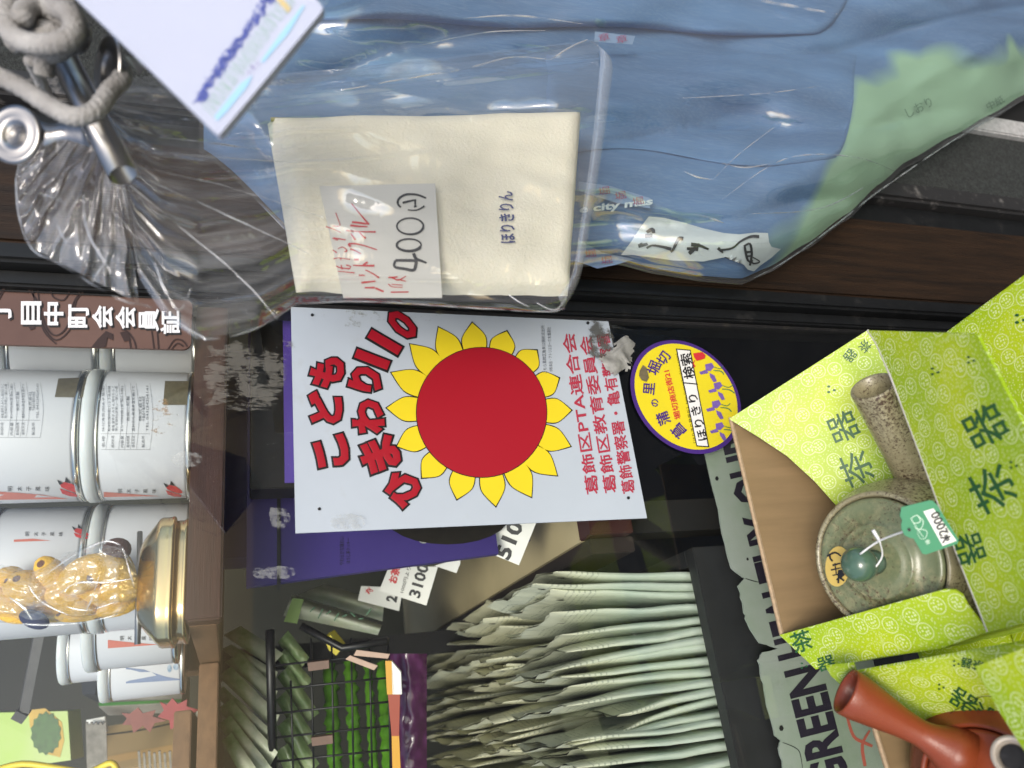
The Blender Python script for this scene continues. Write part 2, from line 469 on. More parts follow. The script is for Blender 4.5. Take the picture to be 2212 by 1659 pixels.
M_kraftedge = mat('kraft_edge', (0.43, 0.31, 0.19), 0.9, var=0.3, vs=300)
M_dkgreen = mat('print_dark_green', (0.012, 0.085, 0.022), 0.45)

# ================================================================== the setting
def quad(a, b, c, d): return [a, b, c, d], [(0, 1, 2, 3)]
g = G().add([V((-60, -60, -1.45)), V((60, -60, -1.45)), V((60, -0.05, -1.45)), V((-60, -0.05, -1.45))], [(0, 1, 2, 3)])
struct('street', g.v, g.f, M_asph)
g = G().add([V((-3, -0.04, -1.2)), V((3, -0.04, -1.2)), V((3, 3.2, -1.2)), V((-3, 3.2, -1.2))], [(0, 1, 2, 3)])
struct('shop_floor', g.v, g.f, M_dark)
g = G().box((-3, 3.0, -1.2), (3, 3.1, 2.2)); struct('back_wall', g.v, g.f, M_wall)
g = G().box((1.2, 0.06, -1.2), (1.3, 2.99, 2.2)); struct('side_wall', g.v, g.f, M_wall)

# shop front beside the pane
ZB, ZT = -1.42, 1.3
win = thing('shop_window', 'clear shop window pane in black metal frame, stickers stuck on it', 'window', (-0.4, 0, ZB))
M_glass, t, p = new('window_glass')
out = M_glass.node_tree.nodes['Material Output']; M_glass.node_tree.nodes.remove(p)
fr = t.m('MULTIPLY_ADD', t.m('POWER', t.n('LayerWeight', {'Blend': 0.5}).outputs['Facing'], 5.0), 0.8, 0.050)
tcg = t.n('TexCoord').outputs['Object']
dn = t.n('TexNoise', {'Vector': tcg, 'Scale': 9.0, 'Detail': 10.0, 'Roughness': 0.75}).outputs[0]
dust = t.m('MULTIPLY', t.ramp(dn, 0.5, 0.8), 0.010)
sm = t.n('MixShader', {0: dust, 1: t.n('BsdfTransparent', {'Color': (0.95, 0.98, 0.96, 1)}).outputs[0], 2: t.n('BsdfDiffuse', {'Color': (0.7, 0.7, 0.66, 1)}).outputs[0]}).outputs[0]
t.l.new(t.n('MixShader', {0: fr, 1: sm, 2: t.n('BsdfAnisotropic', {'Roughness': 0.02}).outputs[0]}).outputs[0], out.inputs[0])
mesh('glass_pane', [V((-1.6, 0.001, ZB)), V((0.195, 0.001, ZB)), V((0.195, 0.001, ZT)), V((-1.6, 0.001, ZT))], [(0, 1, 2, 3)], M_glass, win)
fr_ = G(); fr_.box((0.190, -0.010, ZB), (0.203, 0.03, ZT), 0.002); fr_.box((0.2035, -0.022, ZB), (0.2125, 0.03, ZT), 0.003); fr_.box((0.213, -0.014, ZB), (0.2245, 0.03, ZT), 0.002)
fr_.make('frame_stile', M_black, win)
g = G().box((0.1870, -0.004, ZB), (0.1898, 0.006, ZT), 0.001); g.make('rubber_seal', mat('rubber', (0.01, 0.01, 0.011), 0.7, dirt=0.3, vs=80), win)
g = G().box((0.225, -0.012, ZB), (0.3315, 0.04, ZT), 0.003)
solo('wooden_post', g.v, g.f, M_wood, 'dark brown wooden post beside the black window frame', 'post')
rail = thing('metal_door_rail', 'black metal rail with worn paint to the right of wooden post', 'rail', (0.36, 0, ZB))
g = G().box((0.332, 0.0, ZB), (0.364, 0.04, ZT), 0.002); g.make('groove', M_black, rail)
g = G().box((0.3645, -0.014, ZB), (0.3915, 0.04, ZT), 0.004); g.make('ridge', M_worn, rail)
g = G().box((0.392, -0.008, ZB), (0.4945, 0.05, ZT)); solo('gritty_wall_strip', g.v, g.f, M_grit, 'narrow strip of gritty dark grey wall behind the blue denim bag', 'wall')
g = G().box((0.495, -0.016, ZB), (0.524, 0.05, ZT), 0.002); solo('pale_wall_edging', g.v, g.f, M_pale, 'pale grey edging strip along gritty dark wall', 'edging')
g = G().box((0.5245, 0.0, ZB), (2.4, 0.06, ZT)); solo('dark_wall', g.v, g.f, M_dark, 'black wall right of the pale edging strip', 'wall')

# ================================================================== on the pane
GL = Plane(V((0, 0, 0)), V((1, 0, 0)), V((0, 0, 1)))       # the pane itself
def onglass(base): return lambda x, y, l=0.0004: GL(x, y, base + l)
# --- poster
pc = [GL(x, y, 0.0015) for x, y in ((628, 658), (1312, 692), (1396, 1120), (638, 1153))]
pos = thing('poster', 'white poster with big yellow sunflower and red lettering, taped to the pane', 'poster', pc[3])
panel('sheet', pc, 0.0011, M_poster, pos)
F = onglass(0.0016)
c3 = cr(737, 553, 3.0)
tips = c3([(845, 435), (625, 465), (440, 575), (318, 760), (288, 990), (355, 1240), (517, 1445), (745, 1585), (998, 1630), (1230, 1570), (1397, 1430), (1485, 1240), (1490, 1005), (1410, 795), (1265, 615), (1070, 490)])
cen = c3([(905, 1020)])[0]
def disc(a):
    """edge of the red disc, measured as a slightly squeezed circle"""
    e = math.radians(-8); x, y = 140 * math.cos(a - e), 139.5 * math.sin(a - e)
    return (cen[0] + x * math.cos(e) - y * math.sin(e), cen[1] + x * math.sin(e) + y * math.cos(e))
gy, gk = G(), G()
for tx, ty in tips:
    a = math.atan2(ty - cen[1], tx - cen[0]); da = math.pi / 16 * 0.94
    def petal(k, o):
        p0, p1 = disc(a - da * k), disc(a + da * k)
        dx, dy = math.cos(a), math.sin(a); L = math.hypot(tx - cen[0], ty - cen[1]) - 130
        b0 = (p0[0] + dx * L * 0.42, p0[1] + dy * L * 0.42); b1 = (p1[0] + dx * L * 0.42, p1[1] + dy * L * 0.42)
        t_ = (tx + dx * o, ty + dy * o)
        ia, ib = disc(a - da * k * 0.9), disc(a + da * k * 0.9)
        q0 = (cen[0] + (ia[0] - cen[0]) * 0.95, cen[1] + (ia[1] - cen[1]) * 0.95); q1 = (cen[0] + (ib[0] - cen[0]) * 0.95, cen[1] + (ib[1] - cen[1]) * 0.95)
        l1 = smooth2([q0, p0, b0, t_], 5); l2 = smooth2([t_, b1, p1, q1], 5)
        return l1 + l2[1:]
    gk.poly(petal(1.02, 2.2), F, 0.0002); gy.poly(petal(0.94, -1.6), F, 0.0004)
gk.make('petal_outline', M_blk, pos); gy.make('sunflower_petals', M_yel, pos)
G().poly([disc(2 * math.pi * k / 64) for k in range(64)], lambda x, y, l: F(cen[0] + (x - cen[0]) * 1.012, cen[1] + (y - cen[1]) * 1.012, l), 0.0006).make('disc_outline', M_blk, pos)
G().poly([disc(2 * math.pi * k / 64) for k in range(64)], F, 0.0008).make('red_disc', M_red, pos)
gr, gk = G(), G()
for ch, x, y, s in (('こ', 716, 978, 66), ('ど', 702, 882, 70), ('も', 706, 806, 68), ('ひ', 868, 1054, 74), ('ま', 819, 983, 72), ('わ', 794, 903, 74), ('り', 790, 822, 52), ('1', 803, 779, 20), ('1', 830, 742, 20), ('0', 868, 704, 40)):
    up = (x - 1050, (y - 885) * 0.9)
    dg_ = ch in '10'; h = 76 if dg_ else None
    kw = dict(ref=0.035 if dg_ else 0.055)
    text(gr, ch, F, (x, y), up, s, h, bold=0.035 if dg_ else 0.055, lift=0.0009, **kw)
    text(gk, ch, F, (x, y), up, s, h, bold=0.075 if dg_ else 0.105, lift=0.0004, **kw)
gk.make('lettering_outline', M_blk, pos); gr.make('lettering', M_red, pos)
gr = G()
for body, a, b in (('葛飾区PTA連合会', (1279, 1070), (1225, 722)), ('葛飾区教育委員会', (1318, 1067), (1262, 728)), ('葛飾警察署・亀有警察署', (1357, 1068), (1299, 722))):
    dx, dy = b[0] - a[0], b[1] - a[1]
    text(gr, body, F, ((a[0] + b[0]) / 2, (a[1] + b[1]) / 2), (dy, -dx), math.hypot(dx, dy), 29, bold=0.016, lift=0.0005)
gr.make('small_lettering', M_redt, pos)
gr = G()
text(gr, 'こちら葛飾区亀有公園前派出所', F, (1173, 757), (-1, 0.05), 104, 8, lift=0.0005)
text(gr, '©秋本治・アトリエびーだま/集英社', F, (1186, 757), (-1, 0.05), 96, 8, lift=0.0005)
gr.make('credit_line', M_greyt, pos)
for x, y in ((674, 683), (689, 1101), (1268, 700), (1355, 1077)):
    gh = G().poly([(x + 3.4 * math.cos(a * 0.5236), y + 3.4 * math.sin(a * 0.5236)) for a in range(12)], F, 0.0006)
    gh.make('corner_hole', M_blk, pos)

def glue(name, x0, y0, x1, y1, m, label, lift=0.003, wob=0):
    P = [GL(x, y, lift) for x, y in ((x0, y0), (x1, y0), (x1, y1), (x0, y1))]
    o = mesh(name, P, [(0, 1, 2, 3)], m, None, [(0, 0), (1, 0), (1, 1), (0, 1)])
    return tag(o, label, 'tape', 'old tape remains on the pane')
R_grey = residue('flaky_glue', (0.26, 0.25, 0.22), 0.36, 260, 0.535, (1.7, 1, 0.45))
R_pale = residue('torn_tape', (0.5, 0.52, 0.5), 0.28, 170, 0.53)
R_brown = residue('brown_glue', (0.26, 0.17, 0.08), 0.7, 170, 0.59)
R_dirt = residue('grey_tape_dirt', (0.09, 0.09, 0.08), 0.75, 110, 0.53)
R_stain = residue('yellowed_glue', (0.30, 0.29, 0.2), 0.5, 110, 0.6)
glue('flaky_tape_residue', 418, 728, 640, 905, R_grey, 'large smear of flaky grey tape residue left of the poster top')
glue('brown_tape_residue', 318, 850, 405, 970, R_brown, 'brown flecks of old tape in front of the white can', 0.0032)
glue('clear_tape_piece', 362, 975, 446, 1016, R_pale, 'short clear tape piece across the lower can rim', 0.0035)
glue('torn_tape_piece', 575, 1092, 634, 1152, R_pale, 'torn tape scrap by the poster corner above the purple box', 0.0032)
glue('torn_tape_strip', 528, 1222, 652, 1256, R_pale, 'ragged tape strip in front of the purple box edge', 0.0032)
glue('stained_tape_residue', 640, 660, 1000, 720, R_stain, 'yellowish tape stains along the right edge of poster', 0.0038)
glue('dirty_tape_patch', 1262, 690, 1330, 790, R_dirt, 'dark dirty tape patch over the last characters of poster text', 0.0042)
glue('white_tape_smudge', 700, 1110, 800, 1150, R_pale, 'clear tape at the lower left edge of poster', 0.0040)
# crumpled grey tape lump next to the round sticker
def lump(u, v):
    x = 1292 + u * 82; y = 728 + v * 92
    e = min(u, 1 - u, v, 1 - v)
    return GL(x + 9 * math.sin(v * 9), y + 8 * math.sin(u * 8), 0.004 + 0.010 * max(0, e) + 0.004 * NZ.noise(V((u * 4, v * 4, 3))))
vs, fs, uv = grid(lump, 16, 16)
cm = [(i, j) for j in range(17) for i in range(17)]
keep = [f for f in fs if sum(((vs_i % 17) / 16 - .5) ** 2 + ((vs_i // 17) / 16 - .5) ** 2 for vs_i in f) / 4 < 0.16 + 0.09 * NZ.noise(V((f[0] * 0.37, f[1] * 0.11, 1)))]
solo('crumpled_tape', vs, keep, mat('crumpled_tape', (0.34, 0.34, 0.32), 0.45, col2=(0.16, 0.16, 0.15), vs=70, bump=0.3, bs=150), 'crumpled grey tape lump between the poster and round yellow sticker', 'tape', smooth=True)

# --- round sticker
sc_ = V((0.1125, 0, -0.353))
st = thing('round_sticker', 'round yellow sticker with purple rim and printed irises on the pane', 'sticker', sc_ + V((0, 0, -0.058)))
def stk(r, lift, seg=72):
    vs = [V((sc_.x + r * math.cos(2 * math.pi * k / seg), -lift, sc_.z + r * math.sin(2 * math.pi * k / seg))) for k in range(seg)]
    return vs, [tuple(range(seg))]
mesh('rim', *stk(0.0575, 0.0012), M_purp2, st); mesh('face', *stk(0.0535, 0.0016), mat('sticker_yellow', (0.72, 0.60, 0.02), 0.4, var=0.06, vs=30, dirt=0.15, dirtcol=(0.3, 0.25, 0.1)), st)
F = onglass(0.0018); q = cr(1343.9, 702.2, 5.498)     # crop readings of the sticker
gp = G()
for ch, x, y, s in (('菖', 655, 1265, 140), ('蒲', 475, 1120, 140), ('の', 375, 935, 85), ('里', 305, 765, 130), ('堀', 365, 520, 140), ('切', 480, 405, 135)):
    (X, Y), = q([(x, y)]); text(gp, ch, F, (X, Y), (x - 1000, (y - 850) * 0.8), s / 5.0, bold=0.018)
gp.make('purple_lettering', M_purp2, st)
gq = G(); (X, Y), = q([(580, 840)]); text(gq, '堀切商店街21', F, (X, Y), (-1, 0.24), 108, 14.5, bold=0.02); gq.make('red_lettering', M_redink, st)
gq = G(); (X, Y), = q([(745, 880)]); text(gq, '［ほりきり発見伝］http://www.horikiri-s.com/', F, (X, Y), (-1, 0.21), 196, 8); gq.make('small_print', M_ink, st)
gb, gw = G(), G()
gb.poly(q([(625, 290), (800, 305), (1022, 1462), (868, 1450)]), F, 0.0003); gw.poly(q([(640, 306), (790, 318), (1004, 1448), (876, 1438)]), F, 0.0005)
gb.poly(q([(700, 690), (880, 708), (884, 722), (702, 704)]), F, 0.0007)
gb.make('search_box_border', M_ink, st); gw.make('search_box', M_white, st)
gq = G(); (X, Y), = q([(878, 1110)]); text(gq, 'ほりきり', F, (X, Y), (-1, 0.24), 102, 21, bold=0.02, lift=0.0008)
(X, Y), = q([(762, 500)]); text(gq, '検索', F, (X, Y), (-1, 0.2), 56, 26, bold=0.02, lift=0.0008); gq.make('search_lettering', M_ink, st)
gq = G(); gq.poly(q([(825, 350), (935, 335), (972, 370), (965, 410), (870, 440), (840, 395)]), F, 0.0009); gq.strokes([q([(850, 430), (830, 470), (850, 500), (820, 510)])], 2.5, F); gq.make('mouse_picture', M_redink, st)
gi, gl = G(), G()
for x, y, s in ((1010, 540, 1.0), (1110, 760, 0.95), (1090, 980, 1.0), (1130, 1240, 0.95)):
    for pts in ([(-40, -60), (40, -80), (70, -30), (20, 20), (-30, 10)], [(-110, 30), (-20, 0), (0, 40), (-90, 60)], [(10, 40), (70, 70), (100, 140), (60, 150), (20, 90)]):
        gi.poly(q([(x + a * s, y + b * s) for a, b in pts]), F, 0.0005 + 0.0001 * (a_ := R.random()))
    gl.strokes([q([(x + 60, y + 10), (x + 150, y + 20), (x + 215 - 0.12 * abs(y - 800), y + 60)])], 2.2, F)
    gl.strokes([q([(x + 70, y - 30), (x + 140, y - 10), (x + 200 - 0.12 * abs(y - 800), y - 40)])], 1.8, F)
gl.make('iris_leaves', M_leafp, st); gi.make('iris_flowers', M_iris, st)
gq = G(); gq.poly(q([(190, 560), (230, 490), (270, 520), (300, 640), (270, 690), (215, 670), (185, 620)]), F, 0.0012); gq.make('brown_stain', mat('sticker_stain', (0.16, 0.13, 0.07), 0.7, var=0.4, vs=200), st)

# --- brown vertical plaque
pl = thing('member_plaque', 'brown plaque with white vertical characters on the pane above the cans', 'plaque', V((0.17, 0, 0.07)))
def rrect(x0, x1, z0, z1, r, y, n=6):
    pts = []
    for cx, cz, a0 in ((x1 - r, z1 - r, 0), (x0 + r, z1 - r, 90), (x0 + r, z0 + r, 180), (x1 - r, z0 + r, 270)):
        pts += [V((cx + r * math.cos(math.radians(a0 + 90 * k / n)), y, cz + r * math.sin(math.radians(a0 + 90 * k / n)))) for k in range(n + 1)]
    return pts
g = G().slab(rrect(0.1450, 0.1885, 0.075, 0.42, 0.006, -0.0030), 0.0024)
g.make('board', mat('plaque_brown', (0.155, 0.088, 0.068), 0.35, col2=(0.10, 0.052, 0.040), vs=12, rv=0.2), pl)
F = onglass(0.0032); q = cr(0, 553, 3.0)
gs = G()
for L in ([(0, 300), (60, 205), (150, 200), (240, 300), (290, 470), (370, 560), (470, 470), (500, 300), (600, 215)], [(0, 270), (70, 190), (170, 190)], [(330, 215), (350, 280), (420, 300), (470, 215)],
          [(250, 215), (262, 330), (310, 480), (370, 530), (440, 470), (480, 320), (540, 225)], [(210, 205), (235, 330), (290, 500), (370, 585)],
          [(790, 490), (830, 505), (870, 560), (885, 618)], [(800, 520), (840, 560), (850, 615)], [(985, 500), (1000, 615)], [(1020, 500), (1030, 618)], [(1090, 620), (1130, 560), (1180, 560), (1215, 600)], [(1110, 622), (1150, 580), (1190, 600)]):
    gs.strokes([q(L)], 3.2, F)
gs.poly(q([(595, 605), (640, 550), (690, 500), (735, 520), (738, 560), (700, 545), (690, 600), (640, 612)]), F); gs.poly(q([(780, 510), (830, 500), (850, 560), (810, 570)]), F, 0.0006); gs.poly(q([(190, 470), (225, 460), (235, 485), (205, 495)]), F)
gs.make('swirl_print', mat('plaque_swirl', (0.035, 0.017, 0.014), 0.4), pl)
gw, gk = G(), G()
for ch, x, y, h in (('丁', 18, 375, 44), ('目', 210, 385, 44), ('中', 355, 390, 42), ('町', 515, 405, 45), ('会', 670, 410, 46), ('会', 818, 415, 44), ('員', 968, 430, 44), ('証', 1105, 445, 42)):
    (X, Y), = q([(x, y)])
    text(gk, ch, F, (X + 3, Y + 4), (-1, 0), 50, h, bold=0.03, lift=0.0003); text(gw, ch, F, (X, Y), (-1, 0), 50, h, bold=0.028, lift=0.0007)
gk.make('lettering_shadow', M_ink, pl); gw.make('lettering', mat('plaque_white', (0.82, 0.82, 0.85), 0.4), pl)
# ================================================================== behind the pane: upper shelf with cans
sh = thing('display_shelf', 'dark reddish wooden shelf carrying the white cans behind the pane', 'shelf', (0.08, 0.2, 0.045))
g = G().box((-0.055, 0.006, 0.049), (0.62, 0.030, 0.0725), 0.0015); g.make('front_edge', M_shelfw, sh)
g = G().box((-0.055, 0.0305, 0.052), (0.62, 0.55, 0.0715), 0.001); g.make('board', M_shelfl, sh)
g = G().box((-0.055, 0.42, -1.19), (-0.03, 0.45, 0.0515)); g.make('leg', M_dark, sh)
g = G().box((0.58, 0.42, -1.19), (0.605, 0.45, 0.0515)); g.make('leg', M_dark, sh)

def can(cx, cy, r, z0, h, label, lidded=True):
    c = V((cx, cy, z0))
    t = thing('seaweed_can', label, 'can', c, 'white seaweed cans on the shelf')
    G().lathe([(r * 0.985, 0.004), (r, 0.006), (r, h - 0.008), (r * 0.985, h - 0.005)], c, (0, 0, 1), 56).make('wall', M_canw, t, True)
    G().lathe([(r * 0.97, 0.0), (r * 1.012, 0.0006), (r * 1.014, 0.0036), (r * 0.985, 0.0052)], c, (0, 0, 1), 56).make('bottom_rim', M_silver, t, True)
    if lidded:
        G().lathe([(r * 0.99, h - 0.0095), (r * 1.025, h - 0.009), (r * 1.03, h - 0.002), (r * 1.0, h - 0.0003), (0, h - 0.0003)], c, (0, 0, 1), 56).make('plastic_lid', M_lid, t, True)
    G().lathe([(r * 0.97, h - 0.0125), (r * 1.012, h - 0.012), (r * 1.012, h - 0.0100), (r * 0.97, h - 0.0098)], c, (0, 0, 1), 56).make('top_rim', M_silver, t, True)
    return t, Cyl(c, r)
H = 0.0755
canB, cB = can(0.100, 0.062, 0.0505, 0.0728, H, 'large white can with printed table and red chillies, lower of the front stack')
canA, cA = can(0.100, 0.062, 0.0505, 0.0728 + H + 0.0004, H, 'large white can on top of the front stack, upper edge cut off by the picture')
can_r1, _ = can(0.201, 0.105, 0.0505, 0.0728, H, 'blank white can behind the brown plaque, lower of its stack')
can_r2, _ = can(0.201, 0.105, 0.0505, 0.0728 + H + 0.0004, H, 'blank white can behind the brown plaque, upper of its stack')
can_l1, cL1 = can(0.012, 0.135, 0.0505, 0.0728, H, 'white can left of the front stack, lower one behind the gold tin')
can_l2, cL2 = can(0.012, 0.135, 0.0505, 0.0728 + H + 0.0004, H, 'white can with chillies left of the front stack, behind the bag of toys')
pC = atY(300, 1318, 0.20); can_c, cC = can(pC.x, 0.20, 0.0475, atY(385, 1318, 0.16).z, 0.0735, 'white can with red corner half hidden by the gold tin')
pD = atY(330, 1423, 0.36); can_d, cD = can(pD.x, 0.36, 0.0375, atY(400, 1423, 0.33).z, 0.0800, 'white can with blue corner, last of the row beside the gold tin')
pE = atY(230, 1388, 0.42); can_e, cE = can(pE.x, 0.42, 0.0390, 0.0735 + 0.0430, 0.098, 'white can with red bean print standing behind the blue cornered can')
g = G().box((pE.x - 0.04, 0.40, 0.0725), (pE.x + 0.05, 0.47, 0.116), 0.001); solo('can_riser', g.v, g.f, M_shelfl, 'small wooden riser under the rear white can', 'riser')
g = G().box((-0.20, 0.28, 0.0535), (-0.056, 0.55, 0.0715), 0.001); g.make('side_board', M_shelfl, sh)

# print on the cans
q = cr(0, 713, 4.32)
def chili(t, cy, x, y, s):
    a, b = G(), G()
    P = lambda L: [(x + px * s, y + py * s) for px, py in L]
    a.poly(P([(-18, -8), (-8, -12), (10, -8), (24, 2), (30, 10), (18, 12), (0, 6), (-14, 0)]), cy, 0.0004)
    a.poly(P([(-18, 2), (-6, 6), (12, 12), (26, 16), (24, 21), (6, 20), (-12, 14)]), cy, 0.0005)
    b.poly(P([(-18, -6), (-24, -18), (-10, -10)]), cy, 0.0006); b.poly(P([(-6, -12), (-4, -24), (8, -10)]), cy, 0.0006)
    a.make('chilli_print', M_chili, t); b.make('leaf_print', M_ink, t)
def cantable(t, cy, L, lines, heads):
    ln, tx = G(), G()
    x0, x1, y0, y1, ym = L
    for xx in [x0 + (x1 - x0) * k for k in (0.1, 0.36, 0.48, 0.6, 0.72, 1.0)]:
        ln.strokes([[(xx, y0), (xx + (x1 - x0) * 0.06, (y0 + y1) / 2), (xx, y1)]], 0.55, cy)
    ln.strokes([[(x0, ym), (x1, ym)]], 0.7, cy); ln.strokes([[(x0, y1), (x1, y1)]], 0.7, cy)
    for k, b in lines: text(tx, b, cy, (x0 + (x1 - x0) * k, (y0 + ym) / 2), (-1, 0), (ym - y0) * (0.9 if len(b) > 9 else 0.5), 6.2)
    for k, b in heads: text(tx, b, cy, (x0 + (x1 - x0) * k, (ym + y1) / 2), (-1, 0), (y1 - ym) * 0.74, 6.4)
    ln.make('table_lines', M_greyt, t); tx.make('table_lettering', M_greyt, t)
LN = [(0.05, '味付海苔(明太子風味)'), (0.17, '乾海苔(国内産),しょう油,粉糖'), (0.25, '食塩,唐辛子,みりん,味付たらこ'), (0.32, '等),甘味料(甘草),(一部に小麦'), (0.43, '8ッ切52枚(全型6.5枚)'), (0.55, '缶底に記載'), (0.66, '直射日光,高温多湿を避けて'), (0.80, '株式会社'), (0.87, '千葉県千葉市中央区'), (0.95, 'TEL 043(242)4141')]
HD = [(0.05, '名称'), (0.24, '原材料名'), (0.43, '内容量'), (0.55, '賞味期限'), (0.66, '保存方法'), (0.86, '製造所')]
cantable(canB, cB, (218, 324, 829, 971, 937), LN, HD)
cantable(canA, cA, (-22, 87, 826, 945, 908), LN, HD)
def gold_square(t, cy, pts):
    (a, b), (c, d), (e, f), (h, k) = pts
    def fn(u, v):
        x = (a + (c - a) * u) * (1 - v) + (h + (e - h) * u) * v; y = (b + (d - b) * u) * (1 - v) + (k + (f - k) * u) * v
        return cy(x, y, 0.0004)
    vs, fs, uv = grid(fn, 4, 14)
    mesh('gold_square', vs, fs, M_goldp, t, uv, True)
gold_square(canB, cB, q([(1540, 478), (1765, 480), (1772, 700), (1522, 702)])); gold_square(canA, cA, q([(545, 455), (808, 445), (785, 632), (512, 628)]))
chili(canB, cB, 372, 1056, 0.78); chili(canA, cA, 146, 1052, 0.95)
def vtext(t, cy, chars, x0, x1, y, s, m=M_ink, name='lettering'):
    g = G(); n = len(chars)
    for i, ch in enumerate(chars): text(g, ch, cy, (x0 + (x1 - x0) * (i + 0.5) / n, y), (-1, 0), s, s)
    g.make(name, m, t)
vtext(canB, cB, '明太子風味', 250, 342, 1060, 9); vtext(canA, cA, '明太子風味', 12, 112, 1055, 10)
def corner(t, cy, pts, m): G().poly(pts, cy, 0.0003).make('corner_print', m, t)
corner(canA, cA, [(-5, 1061), (40, 1064), (90, 1068), (148, 1077), (-5, 1079)], M_canred); corner(canB, cB, [(224, 1062), (280, 1066), (345, 1071), (224, 1073)], M_canred)
chili(can_l2, cL2, 172, 1150, 0.7); vtext(can_l2, cL2, '明太子風味', 50, 140, 1154, 9); corner(can_l2, cL2, [(30, 1166), (70, 1164), (110, 1168), (30, 1171)], M_canred)
vtext(can_c, cC, '明太子風味', 256, 334, 1378, 9)
corner(can_c, cC, [(233, 1382), (290, 1388), (344, 1392), (233, 1400)], M_canred)
vtext(can_d, cD, '焼海苔', 306, 340, 1432, 8); corner(can_d, cD, [(272, 1442), (310, 1446), (360, 1462), (398, 1468), (272, 1476)], mat('can_blue_print', (0.2, 0.26, 0.42), 0.4, var=0.2, vs=60))
ga = G()
for x, y, rx, ry in ((376, 1422, 7, 11), (366, 1418, 6, 9), (380, 1440, 6, 8), (366, 1444, 5, 9), (372, 1410, 7, 5)):
    ga.poly([(x + rx * math.cos(k * 0.785), y + ry * math.sin(k * 0.785)) for k in range(8)], cD, 0.0004 + 0.0001 * (x % 3))
ga.make('shell_print', mat('shell_print', (0.12, 0.22, 0.36), 0.4, col2=(0.5, 0.58, 0.66), vs=250), can_d)
ga = G()
for x, y, rx, ry in ((232, 1412, 9, 9), (252, 1406, 7, 8), (232, 1428, 8, 3)):
    ga.poly([(x + rx * math.cos(k * 0.785), y + ry * math.sin(k * 0.785)) for k in range(8)], cE, 0.0004)
ga.make('bean_print', mat('bean_print', (0.13, 0.012, 0.014), 0.4), can_e)
vtext(can_e, cE, '小豆風味', 182, 214, 1412, 7)

# --- gold tin
gt = thing('gold_tin', 'flat octagonal gold tin with chamfered lid standing before the cans', 'tin', V((0.0, 0.06, 0.073)))
a, b = atY(410, 1105, 0.03), atY(410, 1378, 0.03)
x0, x1, yn, yf, ch = b.x, a.x, 0.022, 0.105, 0.017
def oct_(i, z):
    pts = []
    r = 0.022 - i * 0.3
    for cx, cy, a0 in ((x1 - i - r, yn + i + r, -90), (x1 - i - r, yf - i - r, 0), (x0 + i + r, yf - i - r, 90), (x0 + i + r, yn + i + r, 180)):
        pts += [V((cx + r * math.cos(math.radians(a0 + 15 * k)), cy + r * math.sin(math.radians(a0 + 15 * k)), z)) for k in range(7)]
    return pts
def stack(levels):
    n = 28
    g = G(); vs = [p for i, z in levels for p in oct_(i, z)]
    fs = [(l * n + k, l * n + (k + 1) % n, (l + 1) * n + (k + 1) % n, (l + 1) * n + k) for l in range(len(levels) - 1) for k in range(n)]
    fs += [tuple(range(n - 1, -1, -1)), tuple((len(levels) - 1) * n + k for k in range(n))]
    return g.add(vs, fs)
zt = 0.0728
stack([(0.0042, zt), (0.0026, zt + 0.0006), (0.0020, zt + 0.0020), (0.0026, zt + 0.0034), (0.0030, zt + 0.0040), (0.0030, zt + 0.0105)]).make('base', M_gold, gt, True)
stack([(0.0016, zt + 0.0092), (0.0004, zt + 0.0098), (0.0, zt + 0.0112), (0.0005, zt + 0.0124), (0.0007, zt + 0.0140), (0.0007, zt + 0.0185), (0.0015, zt + 0.0205), (0.0035, zt + 0.0222), (0.0080, zt + 0.0262), (0.0135, zt + 0.0308), (0.0165, zt + 0.0328), (0.0190, zt + 0.0338), (0.0215, zt + 0.0340)]).make('lid', M_gold, gt, True)

# --- peg and the bag of toys on it
g = G().tube([atK(302, 1150, 0.60), atK(300, 1270, 0.57), atK(297, 1392, 0.56)], 0.0021, 8)
solo('display_peg', g.v, g.f, M_steel, 'thin grey metal peg below the bag of yellow toys', 'peg', smooth=True)
ty = thing('bagged_soft_toys', 'clear bag of soft yellow spotted toys hanging in front of the cans', 'soft toys', atK(290, 1270, 0.555))
m, t, p = new('yellow_plush')
tcx = t.n('TexCoord').outputs['Object']
vd = t.n('TexVoronoi', {'Vector': tcx, 'Scale': 95.0}).outputs['Distance']
nzz = t.n('TexNoise', {'Vector': tcx, 'Scale': 40.0}).outputs[0]
spot = t.m('MULTIPLY', t.m('LESS_THAN', vd, 0.26), t.m('GREATER_THAN', nzz, 0.52))
t.put(p.inputs['Base Color'], t.mix(spot, (0.80, 0.47, 0.06, 1), (0.14, 0.06, 0.035, 1)))
p.inputs['Roughness'].default_value = 0.9
fz = t.n('TexNoise', {'Vector': tcx, 'Scale': 900.0}).outputs[0]
t.put(p.inputs['Normal'], t.n('Bump', {'Height': fz, 'Strength': 0.6, 'Distance': 0.002}).outputs[0])
M_plush = m
def toyball(items, name, mm):
    g = G()
    for x, y, k, r, sc, tw in items: g.ball(atK(x, y, k), r, 16, sc, Matrix.Rotation(tw, 3, 'Y'))
    return g.make(name, mm, ty, True)
